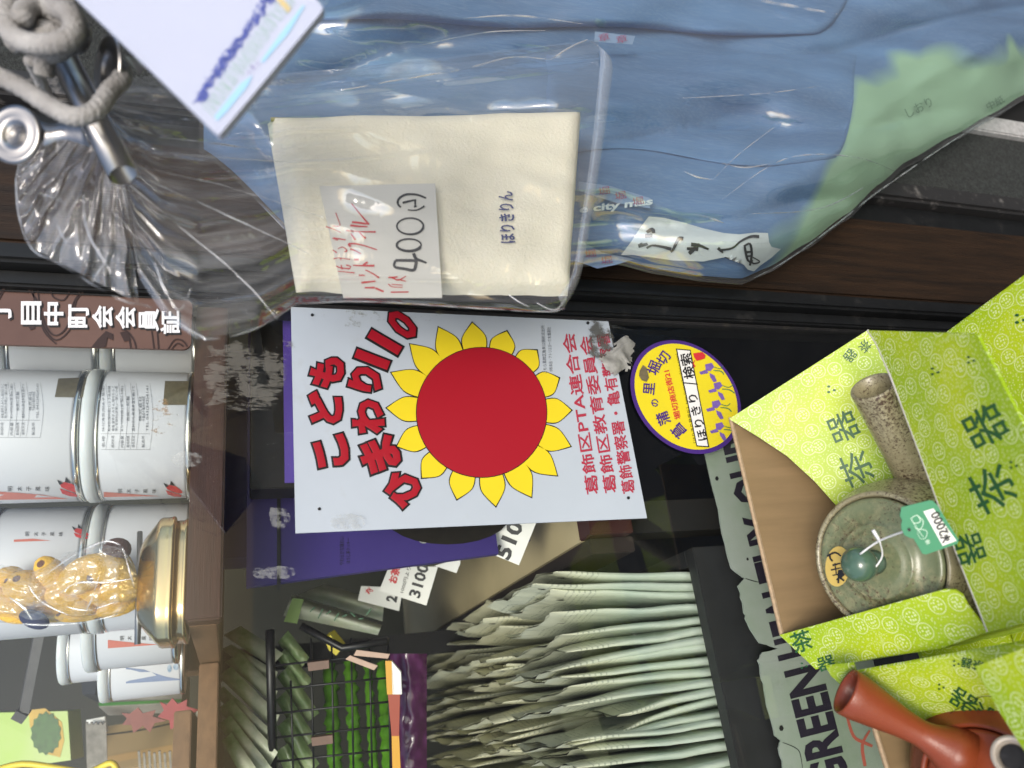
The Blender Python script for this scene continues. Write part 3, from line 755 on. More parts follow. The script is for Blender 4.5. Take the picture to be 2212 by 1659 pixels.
toyball([(60, 1270, .556, .0125, (1, .8, 1.3), .3), (112, 1240, .560, .0095, (1, .8, 1.6), .9), (96, 1262, .562, .010, (1, .8, 1.2), -.4), (150, 1296, .56, .0105, (.9, .8, 1.9), .5), (185, 1240, .562, .013, (1, .8, 1.5), -.5), (232, 1228, .562, .012, (.9, .8, 1.5), .3), (262, 1218, .570, .009, (.8, .8, 1.8), 1.0), (215, 1285, .566, .010, (.8, .8, 2.2), .15), (265, 1268, .566, .011, (1, .8, 1.3), 0), (20, 1300, .554, .009, (.8, .8, 1.7), .6), (100, 1322, .566, .0095, (.8, .7, 2.6), .1), (190, 1322, .568, .009, (.7, .7, 2.4), -.1), (36, 1328, .558, .008, (.8, .7, 1.6), .2), (255, 1312, .568, .008, (.8, .7, 1.8), -.2), (20, 1250, .562, .009, (1, .7, 1.2), 0), (140, 1262, .563, .010, (1, .7, 1.2), .8)], 'plush_bodies', M_plush)
toyball([(252, 1188, .568, .009, (1, .8, 1.1), 0)], 'brown_patches', mat('brown_plush', (0.09, 0.035, 0.03), 0.95, var=0.2, vs=200, bump=0.5, bs=900))
toyball([(74, 1338, .552, .006, (1.0, .6, 1.8), .5)], 'navy_patches', mat('navy_felt', (0.012, 0.02, 0.07), 0.9))
def toybag(u, v):
    tb = [(0, (-20, 1215, 1345)), (0.25, (70, 1232, 1345)), (0.5, (140, 1195, 1344)), (0.75, (215, 1170, 1338)), (0.9, (265, 1180, 1325)), (1, (298, 1235, 1290))]
    x, ya, yb = interp(tb, v)
    y = ya + (yb - ya) * u
    bul = math.sin(math.pi * u) ** 0.6
    f = 0.006 * NZ.noise(V((u * 9, v * 11, 2))) + 0.004 * abs(NZ.noise(V((u * 17, v * 15, 8))))
    return atK(x, y, 0.562 - 0.034 * bul * math.sin(math.pi * min(1, v * 0.9 + 0.1)) ** 0.5 + f)
vs, fs, uv = grid(toybag, 40, 50)
for L, r_ in (([(100, 1240), (160, 1200), (225, 1170), (262, 1178)], 1.2), ([(20, 1345), (90, 1350), (180, 1345), (260, 1326)], 1.3), ([(60, 1262), (90, 1300), (150, 1330)], 1.2), ([(120, 1290), (165, 1260), (230, 1258), (285, 1250)], 1.1), ([(180, 1330), (200, 1290), (215, 1240)], 1.0), ([(265, 1182), (282, 1240), (292, 1280)], 1.0), ([(20, 1290), (50, 1312), (70, 1340)], 1.4), ([(140, 1310), (190, 1318), (250, 1300)], 0.9)):
    P = smooth3([atK(x, y, 0.527) for x, y in L], 8); n_ = len(P)
    G().tube(P, [0.0007 * r_ * math.sin(math.pi * (k + 0.5) / n_) for k in range(n_)], 6).make('fold_glint', M_fold_glint, ty, True)  # whitened crease, a painted highlight on the toy bag
mesh('clear_bag', vs, fs, film('toy_bag_film', haze=0.05, crinkle=0.6, cs=26, rough=0.07, gl=3.0, milk=(0.22, 1.5, 3.0, 9, 9)), ty, uv, True)

# ================================================================== lower shelf: cream board, purple boxes, price cards
ZC = -0.246
bd = thing('cream_shelf_board', 'cream topped shelf board with dark maroon edges behind the poster', 'shelf', (0.2, 0.3, ZC - 0.03))
g = G().add([V(p) for p in ((-0.007, 0.05, ZC), (0.50, 0.05, ZC), (0.50, 0.84, ZC), (-0.007, 0.84, ZC), (-0.007, 0.05, ZC - 0.02), (0.50, 0.05, ZC - 0.02), (0.50, 0.84, ZC - 0.02), (-0.007, 0.84, ZC - 0.02))], [(0, 1, 2, 3), (7, 6, 5, 4), (0, 4, 5, 1), (1, 5, 6, 2), (2, 6, 7, 3), (3, 7, 4, 0)])
g.make('top', M_cream, bd)
g = G().box((-0.021, 0.036, ZC - 0.045), (-0.0075, 0.84, ZC - 0.002), 0.001); g.make('side_edge', mat('dark_edge', (0.022, 0.014, 0.012), 0.5, var=0.3, vs=30), bd)
g = G().box((-0.007, 0.024, ZC - 0.040), (0.19, 0.0495, ZC + 0.001), 0.001); g.make('front_edge', M_maroon, bd)
g = G().box((0.0, 0.06, ZC - 0.95), (0.03, 0.09, ZC - 0.021)); g.make('leg', M_dark, bd)
g = G().box((0.0, 0.78, ZC - 0.95), (0.03, 0.81, ZC - 0.021)); g.make('leg', M_dark, bd)
g = G().box((-0.021, 0.80, ZC - 0.045), (-0.0075, 0.84, ZC + 0.16)); g.make('corner_post', M_dark, bd)

# purple gift boxes standing behind the poster
pb = thing('purple_gift_box', 'purple gift box standing behind the poster, its left end showing', 'box', (0.1, 0.12, ZC))
A = [atY(532, 660, 0.10), atY(532, 1268, 0.085), atY(1077, 1196, 0.085), atY(1077, 660, 0.10)]
A = [V((0.215, 0.10, A[1].z)), A[1], A[2], V((0.215, 0.10, A[2].z))]
panel('front_face', A, 0.006, M_purple, pb)
PP = Plane(A[0], A[1], A[2])
gk = G(); gk.poly([(598, 640), (606, 640), (606, 1275), (598, 1276)], PP, 0.0015); gk.make('black_band', M_ink, pb)
gk = G()
for x0_, x1_, ys in ((606, 640, (690, 870)), (606, 640, (900, 980))):
    gk.poly([(x0_, ys[0]), (x1_, ys[0]), (x1_, ys[1]), (x0_, ys[1])], PP, 0.001)
gk.make('violet_patch', mat('violet_print', (0.16, 0.1, 0.55), 0.35), pb)
gk = G(); gk.poly([(965 + 135 * math.cos(k * 0.2618), 1115 + 62 * math.sin(k * 0.2618)) for k in range(24)], PP, 0.001); gk.make('dark_medallion', mat('medallion', (0.02, 0.017, 0.013), 0.4, var=0.5, vs=80), pb)
gk = G(); gk.strokes([[(960, 1100), (963, 1140), (985, 1172)], [(1000, 1090), (1004, 1130), (1020, 1150)]], 8, PP); gk.strokes([[(915 + 9 * math.cos(k), 1167 + 6 * math.sin(k)) for k in range(7)]], 3, PP); gk.make('silver_ornament', mat('silver_print', (0.45, 0.48, 0.45), 0.4, var=0.6, vs=400), pb)
gk = G(); text(gk, 'やわらかな味わい', PP, (738, 1190), (-1, 0), 62, 11); text(gk, 'ほうじ茶クッキー', PP, (752, 1190), (-1, 0), 54, 9); gk.make('small_print', M_ink, pb)
pb2 = thing('purple_gift_box', 'darker purple gift box just behind the first, only a strip showing', 'box', (0.1, 0.22, ZC))
B = [V((0.23, 0.17, ZC + 0.30)), V((0.022, 0.17, ZC + 0.30)), V((0.022, 0.17, ZC + 0.001)), V((0.23, 0.17, ZC + 0.001))]
panel('front_face', B, 0.05, mat('purple_dark', (0.05, 0.035, 0.19), 0.45, var=0.2, vs=10), pb2)
G().box((0.023, 0.168, ZC + 0.16), (0.2, 0.1695, ZC + 0.172)).make('silver_band', mat('band_print', (0.14, 0.12, 0.09), 0.5, var=0.6, vs=200), pb2)

# made-up box, added to darken the area in front of the purple ones
dk = thing('dark_fill_box', 'dark brown box added to darken the area below the shelf, left of poster top', 'box', V((0.16, 0.06, ZC)))
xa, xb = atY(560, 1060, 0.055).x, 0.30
g = G().box((xa, 0.050, ZC + 0.001), (xb, 0.080, 0.030), 0.001); g.make('body', mat('dark_fill_card', (0.008, 0.006, 0.0055), 0.5, var=0.4, vs=20), dk)
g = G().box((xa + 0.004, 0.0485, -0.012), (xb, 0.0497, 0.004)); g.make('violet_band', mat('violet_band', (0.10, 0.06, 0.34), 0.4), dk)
# price cards
def price_card(pts, k, label, lines, group='white price cards on the cream board'):
    """pts: readings of the card's corners"""
    P = [atK(x, y, kk) for (x, y), kk in zip(pts, k)]
    t = thing('price_card', label, 'price card', sum(P, V()) / 4, group)
    panel('card', P, 0.0008, M_white, t)
    pl_ = Plane(P[0], P[1], P[2])
    for body, m, c, up, wd, hg, bo in lines:
        text(G_ := G(), body, pl_, c, up, wd, hg, bold=bo); G_.make('lettering', m, t)
price_card([(985, 1166), (1058, 1106), (1158, 1130), (1121, 1221)], (.72, .72, .72, .72), 'price card reading 510, partly under the poster edge', [('特', M_redink, (1030, 1141), (-1, -.5), 28, 28, .05), ('1000円', M_ink, (1062, 1152), (-1, -.55), 52, 12, 0), ('510', M_ink, (1100, 1166), (-1, -.42), 84, 36, .035)])
price_card([(819, 1276), (840, 1224), (946, 1224), (921, 1308)], (.85, .85, .85, .85), 'price card reading 3100 propped on the cream board', [('お茶', M_redink, (852, 1242), (-1, -.25), 36, 20, .04), ('1000円より', M_ink, (876, 1252), (-1, -.3), 58, 9, 0), ('3100', M_ink, (905, 1254), (-1, -.30), 74, 26, .03)])
price_card([(773, 1297), (780, 1266), (870, 1270), (862, 1320)], (.92, .92, .92, .92), 'price card reading 2, behind the 3100 card', [('↑', M_redink, (797, 1276), (-1, 0), 16, 18, .05), ('2', M_ink, (846, 1293), (-1, -.2), 14, 24, .05)])
price_card([(938, 1222), (995, 1206), (994, 1218), (986, 1238)], (.84, .84, .84, .84), 'blank corner of a price card under the purple box', [])

# ================================================================== rows of pale green paper bags in a black tray
def bagmat(name, ca, cb, ct):
    m, t, p = new(name)
    tc = t.n('TexCoord'); ob = tc.outputs['Object']; v_ = t.n('SeparateXYZ', {0: tc.outputs['UV']})
    nz = t.n('TexNoise', {'Vector': ob, 'Scale': 22.0, 'Detail': 4.0}).outputs[0]
    base = t.mix(t.ramp(nz, 0.3, 0.7), c4(cb), c4(ca))
    base = t.mix(t.ramp(v_.outputs[1], 0.62, 0.96), base, c4(ct))
    # rows of fine print across the top band
    st = t.m('LESS_THAN', t.m('FRACT', t.m('MULTIPLY', v_.outputs[1], 38.0)), 0.32)
    wn = t.n('TexNoise', {'Vector': t.n('Mapping', {0: tc.outputs['UV'], 3: (70, 38, 1)}).outputs[0], 'Scale': 1.0}).outputs[0]
    pr = t.m('MULTIPLY', t.m('MULTIPLY', st, t.m('GREATER_THAN', wn, 0.5)), t.m('MULTIPLY', t.m('GREATER_THAN', v_.outputs[1], 0.78), t.m('LESS_THAN', v_.outputs[1], 0.93)))
    base = t.mix(t.m('MULTIPLY', pr, 0.45), base, (0.10, 0.13, 0.10, 1))
    t.put(p.inputs['Base Color'], base); p.inputs['Roughness'].default_value = 0.65
    cr_ = t.n('TexNoise', {'Vector': t.n('Mapping', {0: ob, 3: (1, 1, 0.35)}).outputs[0], 'Scale': 75.0, 'Detail': 3.0}).outputs[0]
    t.put(p.inputs['Normal'], t.n('Bump', {'Height': cr_, 'Strength': 0.45, 'Distance': 0.004}).outputs[0])
    return m
M_bag = bagmat('pale_green_paper', (0.46, 0.52, 0.44), (0.38, 0.46, 0.39), (0.56, 0.57, 0.44))
M_bag2 = bagmat('pale_green_paper_print', (0.52, 0.54, 0.39), (0.44, 0.47, 0.35), (0.60, 0.59, 0.43))
tr = thing('paper_bag_tray', 'low black tray holding the rows of pale green paper bags', 'tray', (-0.13, 0.25, -0.42))
M_tray = mat('black_tray', (0.022, 0.023, 0.025), 0.5, var=0.3, vs=40)
g = G().box((-0.35, 0.026, -0.42), (-0.0225, 0.040, -0.342), 0.001); g.make('front_board', M_tray, tr)
g = G().box((-0.0365, 0.0405, -0.42), (-0.0225, 0.60, -0.342), 0.001); g.make('side_board', M_tray, tr)
g = G().box((-0.35, 0.0405, -0.42), (-0.037, 0.60, -0.412)); g.make('bottom', M_tray, tr)
g = G().box((-0.30, 0.05, -1.19), (-0.26, 0.09, -0.4205)); g.make('leg', M_tray, tr)
g = G().box((-0.08, 0.05, -1.19), (-0.04, 0.09, -0.4205)); g.make('leg', M_tray, tr)
NS, NTT = 15, 12
def paper_bag(i, row, xc, y0, y1, z0, z1, th, lean, seed, label):
    rr = random.Random(seed)
    ph, am = rr.uniform(0, 6), rr.uniform(0.4, 1.0)
    vs, fs, uvs = [], [], []
    for j in range(NTT + 1):
        t = j / NTT
        z = z0 + (z1 - z0) * t
        wdt = th * (0.95 * (1 - t) ** 0.55 + 0.10)
        for k in range(NS + 1):
            s = k / NS * 2 - 1                       # -1 back left .. 0 front fold .. 1 back right
            dpt = abs(s) ** 1.5
            y = y0 + (y1 - y0) * dpt
            off = wdt * 0.5 * math.copysign(min(1, (abs(s) * 2.2) ** 0.6), s) if s else 0
            wv = 0.0034 * am * math.sin(ph + 5 * dpt + 2.2 * t) * t + 0.0018 * math.sin(ph * 2 + 13 * dpt + 3 * t) * t + 0.0022 * NZ.noise(V((seed * 1.3, t * 5, dpt * 3)))
            x = xc + off + lean * t * t + wv
            zz = z
            if j == NTT: zz += (0.0018 if k % 2 else -0.0012) + 0.004 * math.sin(ph + dpt * 4) * dpt
            y_ = y + 0.012 * t * t * (1 - dpt) * am
            vs.append(V((x, y_, zz))); uvs.append((abs(s), t))
    for j in range(NTT):
        for k in range(NS):
            a = j * (NS + 1) + k
            fs.append((a, a + 1, a + NS + 2, a + NS + 1))
    t = thing('paper_bag', label, 'paper bag', V((xc, (y0 + y1) / 2, z0)), 'pale green paper bags filed in the tray')
    mesh('bag', vs, fs, M_bag if row == 0 else M_bag2, t, uvs, True)
    # printed arrow near the front top corner, dark crease behind the fold
    side = 1 if xc < CAM.x else -1
    ga = G(); zt_ = z1 - 0.012; yy = y0 + (y1 - y0) * 0.10 + 0.010
    xs = lambda tt: xc + side * (th * 0.5 * 0.25) + lean * tt * tt + side * 0.0016
    P = lambda dy, dz: V((xs((zt_ + dz - z0) / (z1 - z0)), yy + dy, zt_ + dz))
    ga.add([P(-.0012, .004), P(.0012, .004), P(.0012, 0), P(.003, 0), P(0, -.004), P(-.003, 0), P(-.0012, 0)], [tuple(range(7))])
    ga.make('arrow_print', M_ink, t)
    return t
ORD = 'first second third fourth fifth sixth seventh eighth ninth tenth eleventh twelfth thirteenth fourteenth fifteenth sixteenth seventeenth eighteenth nineteenth twentieth twenty-first twenty-second twenty-third twenty-fourth twenty-fifth'.split()
names = {0: 'front row', 1: 'middle row', 2: 'back row'}
sd = 0
for row, (ya, yb, n) in enumerate(((0.048, 0.20, 25), (0.205, 0.345, 24), (0.35, 0.60, 24))):
    for i in range(n):
        sd += 1
        step = 0.0088 if row == 0 else 0.0096
        xc = -0.043 - i * step - R.uniform(0, 0.004)
        lean = (0.012 if i < 3 else 0.003) + 0.009 * math.sin(i * 0.9 + row * 2) + R.uniform(-0.007, 0.007) + (-0.014 if (row == 0 and i in (9, 10)) else 0) - 0.0006 * i
        hh = -0.208 + R.uniform(-0.016, 0.009) - 0.0010 * i * (row == 0) - (0.03 if (row == 0 and i in (11, 12)) else 0)
        lab = f'pale green paper bag in the {names[row]} of the tray, ' + ('nearest the cream board' if i == 0 else f'{ORD[i]} from the cream board')
        paper_bag(i, row, xc, ya + R.uniform(-0.003, 0.006), yb + R.uniform(-0.01, 0.01), -0.410, hh, R.uniform(0.0110, 0.0165), lean, 100 + sd, lab)

# ================================================================== weathered tin sign
sy = 0.012
SG = Plane(V((0, sy, 0)), V((1, sy, 0)), V((0, sy, 1)))
top = [(1512, 940), (1524, 983), (1546, 1076), (1560, 1151), (1580, 1227), (1596, 1240), (1609, 1249), (1594, 1266), (1600, 1290), (1607, 1323), (1613, 1342), (1621, 1359), (1641, 1389), (1662, 1395), (1681, 1401), (1664, 1406), (1647, 1409), (1637, 1426), (1643, 1455), (1651, 1489), (1662, 1540), (1674, 1589), (1687, 1599), (1682, 1616), (1691, 1659), (1705, 1740)]
P = [SG(x, y, 0) for x, y in top]
jag = []
for a, b in zip(P, P[1:]):
    jag.append(a)
    for k in (0.33, 0.66): jag.append(a.lerp(b, k) + V((0, 0, R.uniform(-0.0012, 0.0008))))
jag.append(P[-1])
zb = -0.49
sg = thing('tin_sign', 'weathered grey green tin sign with torn edge, big dark letters start GREEN', 'sign', V((-0.08, sy, zb)))
M_sign = mat('weathered_sign', (0.34, 0.355, 0.345), 0.55, col2=(0.19, 0.26, 0.17), vs=9, dirt=0.5, dirtcol=(0.12, 0.13, 0.12), bump=0.1, bs=120, rv=0.2)
g = G(); n = len(jag)
vs = jag + [V((p.x, p.y, zb)) for p in jag]; vs += [v + V((0, 0.0015, 0)) for v in vs]
fs = [(i, i + 1, n + i + 1, n + i) for i in range(n - 1)] + [(2 * n + i + 1, 2 * n + i, 3 * n + i, 3 * n + i + 1) for i in range(n - 1)] + [(i, 2 * n + i, 2 * n + i + 1, i + 1) for i in range(n - 1)]
g.add(vs, fs); g.make('plate', M_sign, sg)
gl = G()
def signword(body, ya, yb, xa, xb, wx):
    """ya, yb: start and end readings; xa, xb: readings of the letters' tops there; wx: cap height"""
    c = ((xa + xb) / 2 + wx / 2, (ya + yb) / 2)
    dx, dy = xb - xa, yb - ya
    text(gl, body, SG, c, (dy, -dx), math.hypot(dx, dy), wx, bold=0.035)
signword('GREEN', 1700, 1441, 1756, 1690, 84); signword('HEALTHY', 1419, 1108, 1680, 1601, 84); signword('OUR', 1086, 930, 1590, 1552, 82)
gl.make('lettering', mat('sign_ink', (0.018, 0.014, 0.026), 0.5, dirt=0.25, vs=60, dirtcol=(0.12, 0.13, 0.13)), sg)
gl = G(); gl.strokes([[(1828, 1543), (1843, 1590), (1868, 1605), (1884, 1612)], [(1868, 1655), (1862, 1610), (1878, 1578)]], 7, SG); gl.make('red_scrawl', mat('sign_red', (0.42, 0.10, 0.07), 0.6), sg)
gl = G(); gl.strokes([[(1690, 1604), (1715, 1614), (1727, 1626), (1733, 1659)], [(1610, 1250), (1640, 1258), (1672, 1256)], [(1765, 1370), (1778, 1392), (1790, 1440)]], 1.6, SG)
for x, y, r in ((1548, 1034, 4), (1614, 1208, 2.6), (1687, 1573, 5)): gl.poly([(x + r * math.cos(k), y + r * 1.3 * math.sin(k)) for k in range(6)], SG, 0.0006)
gl.make('cracks_and_holes', M_ink, sg)
# ================================================================== goods farther back on the left
def qbox(name, pts, depth, m, label, cat, k):
    P = [atK(x, y, kk) for (x, y), kk in zip(pts, k)]
    t = thing(name, label, cat, sum(P, V()) / 4)
    panel('body', P, depth, m, t); return t, Plane(P[0], P[1], P[2])
pS = atK(404, 1560, 1.0)
g = G().box((-0.9, 0.30, pS.z - 0.016), (pS.x, 0.80, pS.z), 0.001); solo('rear_shelf', g.v, g.f, M_shelfl, 'plain wooden rear shelf under the cardboard box, lower left', 'shelf')
# leaf packet
t_, pp = qbox('leaf_packet', [(-30, 1540), (146, 1536), (153, 1642), (-30, 1668)], 0.03, mat('lime_fade', (0.42, 0.5, 0.22), 0.5, col2=(0.32, 0.5, 0.06), vs=6), 'pale green packet with a leaf on a wafer printed on it', 'packet', (1.0, 1.0, 0.98, 0.98))
G().poly([(62, 1534), (98, 1530), (134, 1560), (139, 1600), (130, 1636), (100, 1628), (78, 1600), (65, 1570)], pp).make('wafer_print', mat('wafer', (0.55, 0.36, 0.07), 0.6, var=0.2, vs=60), t_)
lf = [(100 + (40 + 5 * (k % 2)) * 0.75 * math.cos(k * 2 * math.pi / 28), 1584 + (42 + 6 * (k % 2)) * math.sin(k * 2 * math.pi / 28)) for k in range(28)]
G().poly(lf, pp, 0.001).make('leaf_print', mat('shiso_leaf', (0.05, 0.14, 0.025), 0.5, var=0.5, vs=120), t_)
# bracket
g = G().tube([atK(92, 1330, 0.86), atK(70, 1440, 0.86), atK(52, 1535, 0.86)], 0.010, 4, True, 0.5); g.tube([atK(52, 1535, 0.86), atK(40, 1552, 0.86)], 0.009, 4)
solo('shelf_bracket', g.v, g.f, mat('dark_bracket', (0.06, 0.058, 0.055), 0.5, var=0.4, vs=60), 'dark slanting metal shelf bracket above the leaf packet', 'bracket')
# clear pack, navy box
qbox('navy_box', [(172, 1440), (215, 1440), (205, 1500), (178, 1500)], 0.05, mat('navy', (0.016, 0.022, 0.035), 0.4), 'small navy box under the rear white can', 'box', (1.05, 1.05, 1.03, 1.03))
t_, pp = qbox('clear_sweet_pack', [(212, 1440), (395, 1448), (392, 1520), (214, 1528)], 0.03, mat('greyish_pack', (0.30, 0.29, 0.26), 0.35, var=0.35, vs=40), 'greyish pack of sweets with green edge below the cans', 'packet', (1.0, 1.0, 0.97, 0.97))
G().poly([(330, 1462), (372, 1448), (396, 1462), (394, 1488), (352, 1496), (338, 1480)], pp).make('leaf_print', mat('fresh_green', (0.13, 0.36, 0.05), 0.5, var=0.4, vs=60), t_)
G().poly([(213, 1519), (392, 1511), (392, 1517), (214, 1526)], pp, 0.0008).make('green_edge', mat('edge_green', (0.04, 0.2, 0.03), 0.4), t_)
# red leaf cutouts
def leafshape(pts, k, m, label):
    P = [atK(x, y, k) for x, y in pts]; g = G().slab(P, 0.001); return solo('red_leaf_cutout', g.v, g.f, m, label, 'decoration', 'red paper leaf decorations')
M_mred = mat('maple_red', (0.30, 0.02, 0.03), 0.5, var=0.35, vs=50)
leafshape([(345, 1516), (360, 1523), (372, 1508), (384, 1521), (404, 1511), (403, 1526), (430, 1534), (412, 1544), (426, 1562), (407, 1559), (404, 1582), (390, 1565), (368, 1576), (366, 1556), (340, 1549), (354, 1534)], 0.90, M_mred, 'red paper leaf, the larger one, in front of the cardboard box')
leafshape([(262, 1540), (280, 1542), (298, 1528), (308, 1541), (336, 1534), (330, 1548), (360, 1557), (334, 1562), (324, 1582), (308, 1568), (288, 1584), (284, 1566), (264, 1566), (274, 1552)], 0.92, mat('maple_dull', (0.22, 0.05, 0.04), 0.5, var=0.4, vs=60), 'dull red paper leaf, the smaller one, left of larger')
# cardboard boxes
cb, pp = qbox('cardboard_box', [(205, 1572), (398, 1545), (406, 1640), (200, 1668)], 0.12, mat('tan_card', (0.33, 0.23, 0.11), 0.85, var=0.2, vs=12), 'tan cardboard box at the lower shelf with a dark line', 'box', (1.05, 1.05, 1.0, 1.0))
G().strokes([[(208, 1590), (300, 1578), (376, 1562)]], 4, pp).make('dark_line', M_ink, cb)
G().poly([(205, 1640), (400, 1604), (403, 1618), (206, 1656)], pp, 0.001).make('lower_lip', mat('tan_edge', (0.42, 0.26, 0.10), 0.8, var=0.2, vs=20), cb)
qbox('white_carton', [(424, 1535), (478, 1530), (486, 1668), (415, 1668)], 0.05, mat('dull_white', (0.40, 0.39, 0.33), 0.7, var=0.2, vs=14), 'dull white carton between cardboard box and green packets', 'carton', (0.98, 0.98, 0.95, 0.95))
qbox('hanging_price_tag', [(186, 1556), (226, 1548), (232, 1580), (190, 1590)], 0.002, M_white, 'small white tag with rounded clear end beside red leaves', 'tag', (0.95, 0.95, 0.95, 0.95))
g = G().tube(smooth3([atK(-10, 1664, .85), atK(50, 1650, .85), atK(130, 1660, .85), atK(190, 1668, .85), atK(240, 1648, .85), atK(256, 1672, .85)]), 0.0035, 6)
solo('yellow_strap', g.v, g.f, mat('yellow_plastic', (0.75, 0.58, 0.03), 0.4), 'bright yellow plastic strap at the lower left corner', 'strap', smooth=True)
for i, (x0, x1, y0, y1) in enumerate(((188, 232, 1560, 1668), (300, 400, 1622, 1668))):
    g = G()
    for k in range(9):
        xx = x0 + (x1 - x0) * k / 9
        g.tube([atK(xx, y0 + (k % 2) * 4, 0.94), atK(xx + 3, y1, 0.94)], 0.0018, 4)
    solo('fringe_bundle', g.v, g.f, mat('grey_fringe', (0.30, 0.28, 0.25), 0.7, var=0.5, vs=80), 'bundle of thin grey strips ' + ('below the small white tag' if i == 0 else 'in front of the cardboard box bottom'), 'strips')

# --- slanting green and white pouches
M_pouch = mat('pouch_print', (0.62, 0.61, 0.50), 0.3, col2=(0.07, 0.22, 0.03), vs=22, spec=0.6, bump=0.2, bs=70)
pl_ = [((482, 1372), (520, 1352), (612, 1412), (585, 1440)), ((478, 1402), (500, 1392), (600, 1452), (590, 1480)), ((486, 1430), (520, 1410), (600, 1490), (590, 1520)), ((470, 1460), (500, 1440), (604, 1545), (590, 1575)), ((462, 1500), (482, 1482), (600, 1590), (588, 1622)), ((470, 1530), (500, 1510), (600, 1625), (580, 1660)), ((470, 1565), (498, 1545), (592, 1664), (560, 1690)), ((478, 1600), (500, 1582), (560, 1668), (530, 1690))]
for i, pts in enumerate(pl_):
    k0 = 0.90 - 0.015 * i
    c0, c1, c2, c3_ = [V(atK(x, y, k0 - (0.03 if j in (2, 3) else 0))) for j, (x, y) in enumerate(pts)]
    t = thing('tea_pouch', f'green and white tea pouch beside the wire basket, {["nearest shelf corner, first", "second", "third", "fourth", "fifth", "sixth", "seventh", "last"][i]} of slanting row', 'pouch', (c0 + c2) / 2, 'slanting tea pouches beside the basket')
    def pf(u, v):
        p = c0.lerp(c3_, v).lerp(c1.lerp(c2, v), u)
        return p + (CAM - p).normalized() * 0.006 * math.sin(math.pi * u) * (0.3 + 0.7 * math.sin(math.pi * v)) + V((0, 0, 0.001 * NZ.noise(V((u * 5, v * 9, i)))))
    vs, fs, uv = grid(pf, 5, 12)
    mesh('pouch', vs, fs, M_pouch, t, uv, True)
# --- white floral packets behind the basket
M_flor = mat('floral_wrap', (0.62, 0.62, 0.55), 0.35, col2=(0.45, 0.52, 0.36), vs=60, spec=0.5)
for i, (pts, k) in enumerate(((((612, 1330), (632, 1284), (825, 1350), (816, 1372)), 0.92), (((640, 1286), (700, 1262), (830, 1300), (826, 1342)), 0.97))):
    c0, c1, c2, c3_ = [V(atK(x, y, k)) for x, y in pts]
    t = thing('floral_packet', ['white packet with leaf print and green end lying behind the basket', 'greyish packet with leaf print lying behind the white one'][i], 'packet', (c0 + c2) / 2)
    def pf(u, v):
        p = c0.lerp(c3_, v).lerp(c1.lerp(c2, v), u)
        return p + (CAM - p).normalized() * 0.02 * math.sin(math.pi * u) * math.sin(math.pi * (0.1 + 0.8 * v)) ** 0.5
    vs, fs, uv = grid(pf, 8, 12)
    mesh('wrap', vs, fs, M_flor, t, uv, True)
    F0 = Plane(c0, c1, c2)
    if i == 0: G().poly([(640, 1284), (664, 1286), (650, 1338), (622, 1334)], F0, 0.016).make('green_end', mat('green_end', (0.28, 0.46, 0.1), 0.4, var=0.3, vs=40), t)
    g = G()
    for k2 in range(8): g.strokes([[(680 + k2 * 17, 1310 + (k2 * 37 % 23)), (690 + k2 * 17, 1300 + (k2 * 29 % 25))]], 3, lambda x, y, l: F0(x, y, 0.022))
    g.make('leaf_print', M_leafp, t)
# --- wire basket
wb = thing('wire_basket', 'black wire basket holding green tubes, seen from outside the pane', 'basket', atK(700, 1660, 0.86))
M_wire = mat('black_wire', (0.008, 0.008, 0.009), 0.4)
KB = 0.80
g = G().tube([atK(583, 1362, KB), atK(586, 1500, KB), atK(590, 1680, KB)], 0.0046, 8); g.make('corner_post', M_wire, wb, True)
for x in (628, 672, 716, 758, 798, 838): G().tube([atK(x, 1378 if x > 650 else 1470, KB + .01), atK(x + 6, 1680, KB - .01)], 0.0011, 6).make('upright_wire', M_wire, wb, True)
for y in (1428, 1480, 1532, 1584, 1636): G().tube([atK(590, y + 10, KB), atK(700, y - 2, KB), atK(840, y - 16, KB)], 0.0011, 6).make('cross_wire', M_wire, wb, True)
G().tube([atK(650, 1352, KB + .01), atK(740, 1400, KB + .01), atK(838, 1384, KB)], 0.004, 6).make('top_rim', M_wire, wb, True)
# green tubes in it
M_tube = mat('green_tube', (0.11, 0.29, 0.02), 0.2, col2=(0.05, 0.16, 0.012), vs=45, coat=0.6, bump=0.5, bs=70)
for i, (x, w_, y0) in enumerate(((712, 20, 1420), (757, 18, 1424), (796, 12, 1440), (828, 18, 1432))):
    a, b = atK(x - 2, y0, 0.95), atK(x + 14, 1690, 0.86)
    g = G(); n = 26
    g.tube([a.lerp(b, k / n) + V((0.001 * math.sin(k * 1.7 + i), 0, 0.001 * math.cos(k * 2.3))) for k in range(n + 1)], [w_ * 0.00042 * (1 + 0.12 * math.sin(k * 1.9 + i) + 0.3 * NZ.noise(V((k * 0.8, i * 3, 1)))) for k in range(n + 1)], 10)
    solo('green_tube_packet', g.v, g.f, M_tube, ['glossy green tube packet in the basket, nearest its corner post', 'glossy green tube packet, second from the basket corner post', 'thin glossy green tube packet between two thicker ones in basket', 'glossy green tube packet nearest the purple packet'][i], 'packet', 'green tube packets in the basket', smooth=True)
M_crin = mat('green_crinkle', (0.05, 0.19, 0.02), 0.22, col2=(0.42, 0.48, 0.28), vs=26, coat=0.5, bump=0.4, bs=60)
FP_ = (((600, 1388), (622, 1362), (668, 1420), (648, 1448)), ((596, 1420), (616, 1402), (676, 1470), (652, 1492)), ((598, 1462), (622, 1440), (690, 1540), (664, 1560)), ((596, 1512), (618, 1492), (684, 1596), (656, 1616)), ((598, 1570), (624, 1548), (690, 1650), (660, 1680)), ((596, 1624), (622, 1606), (668, 1690), (630, 1700)))
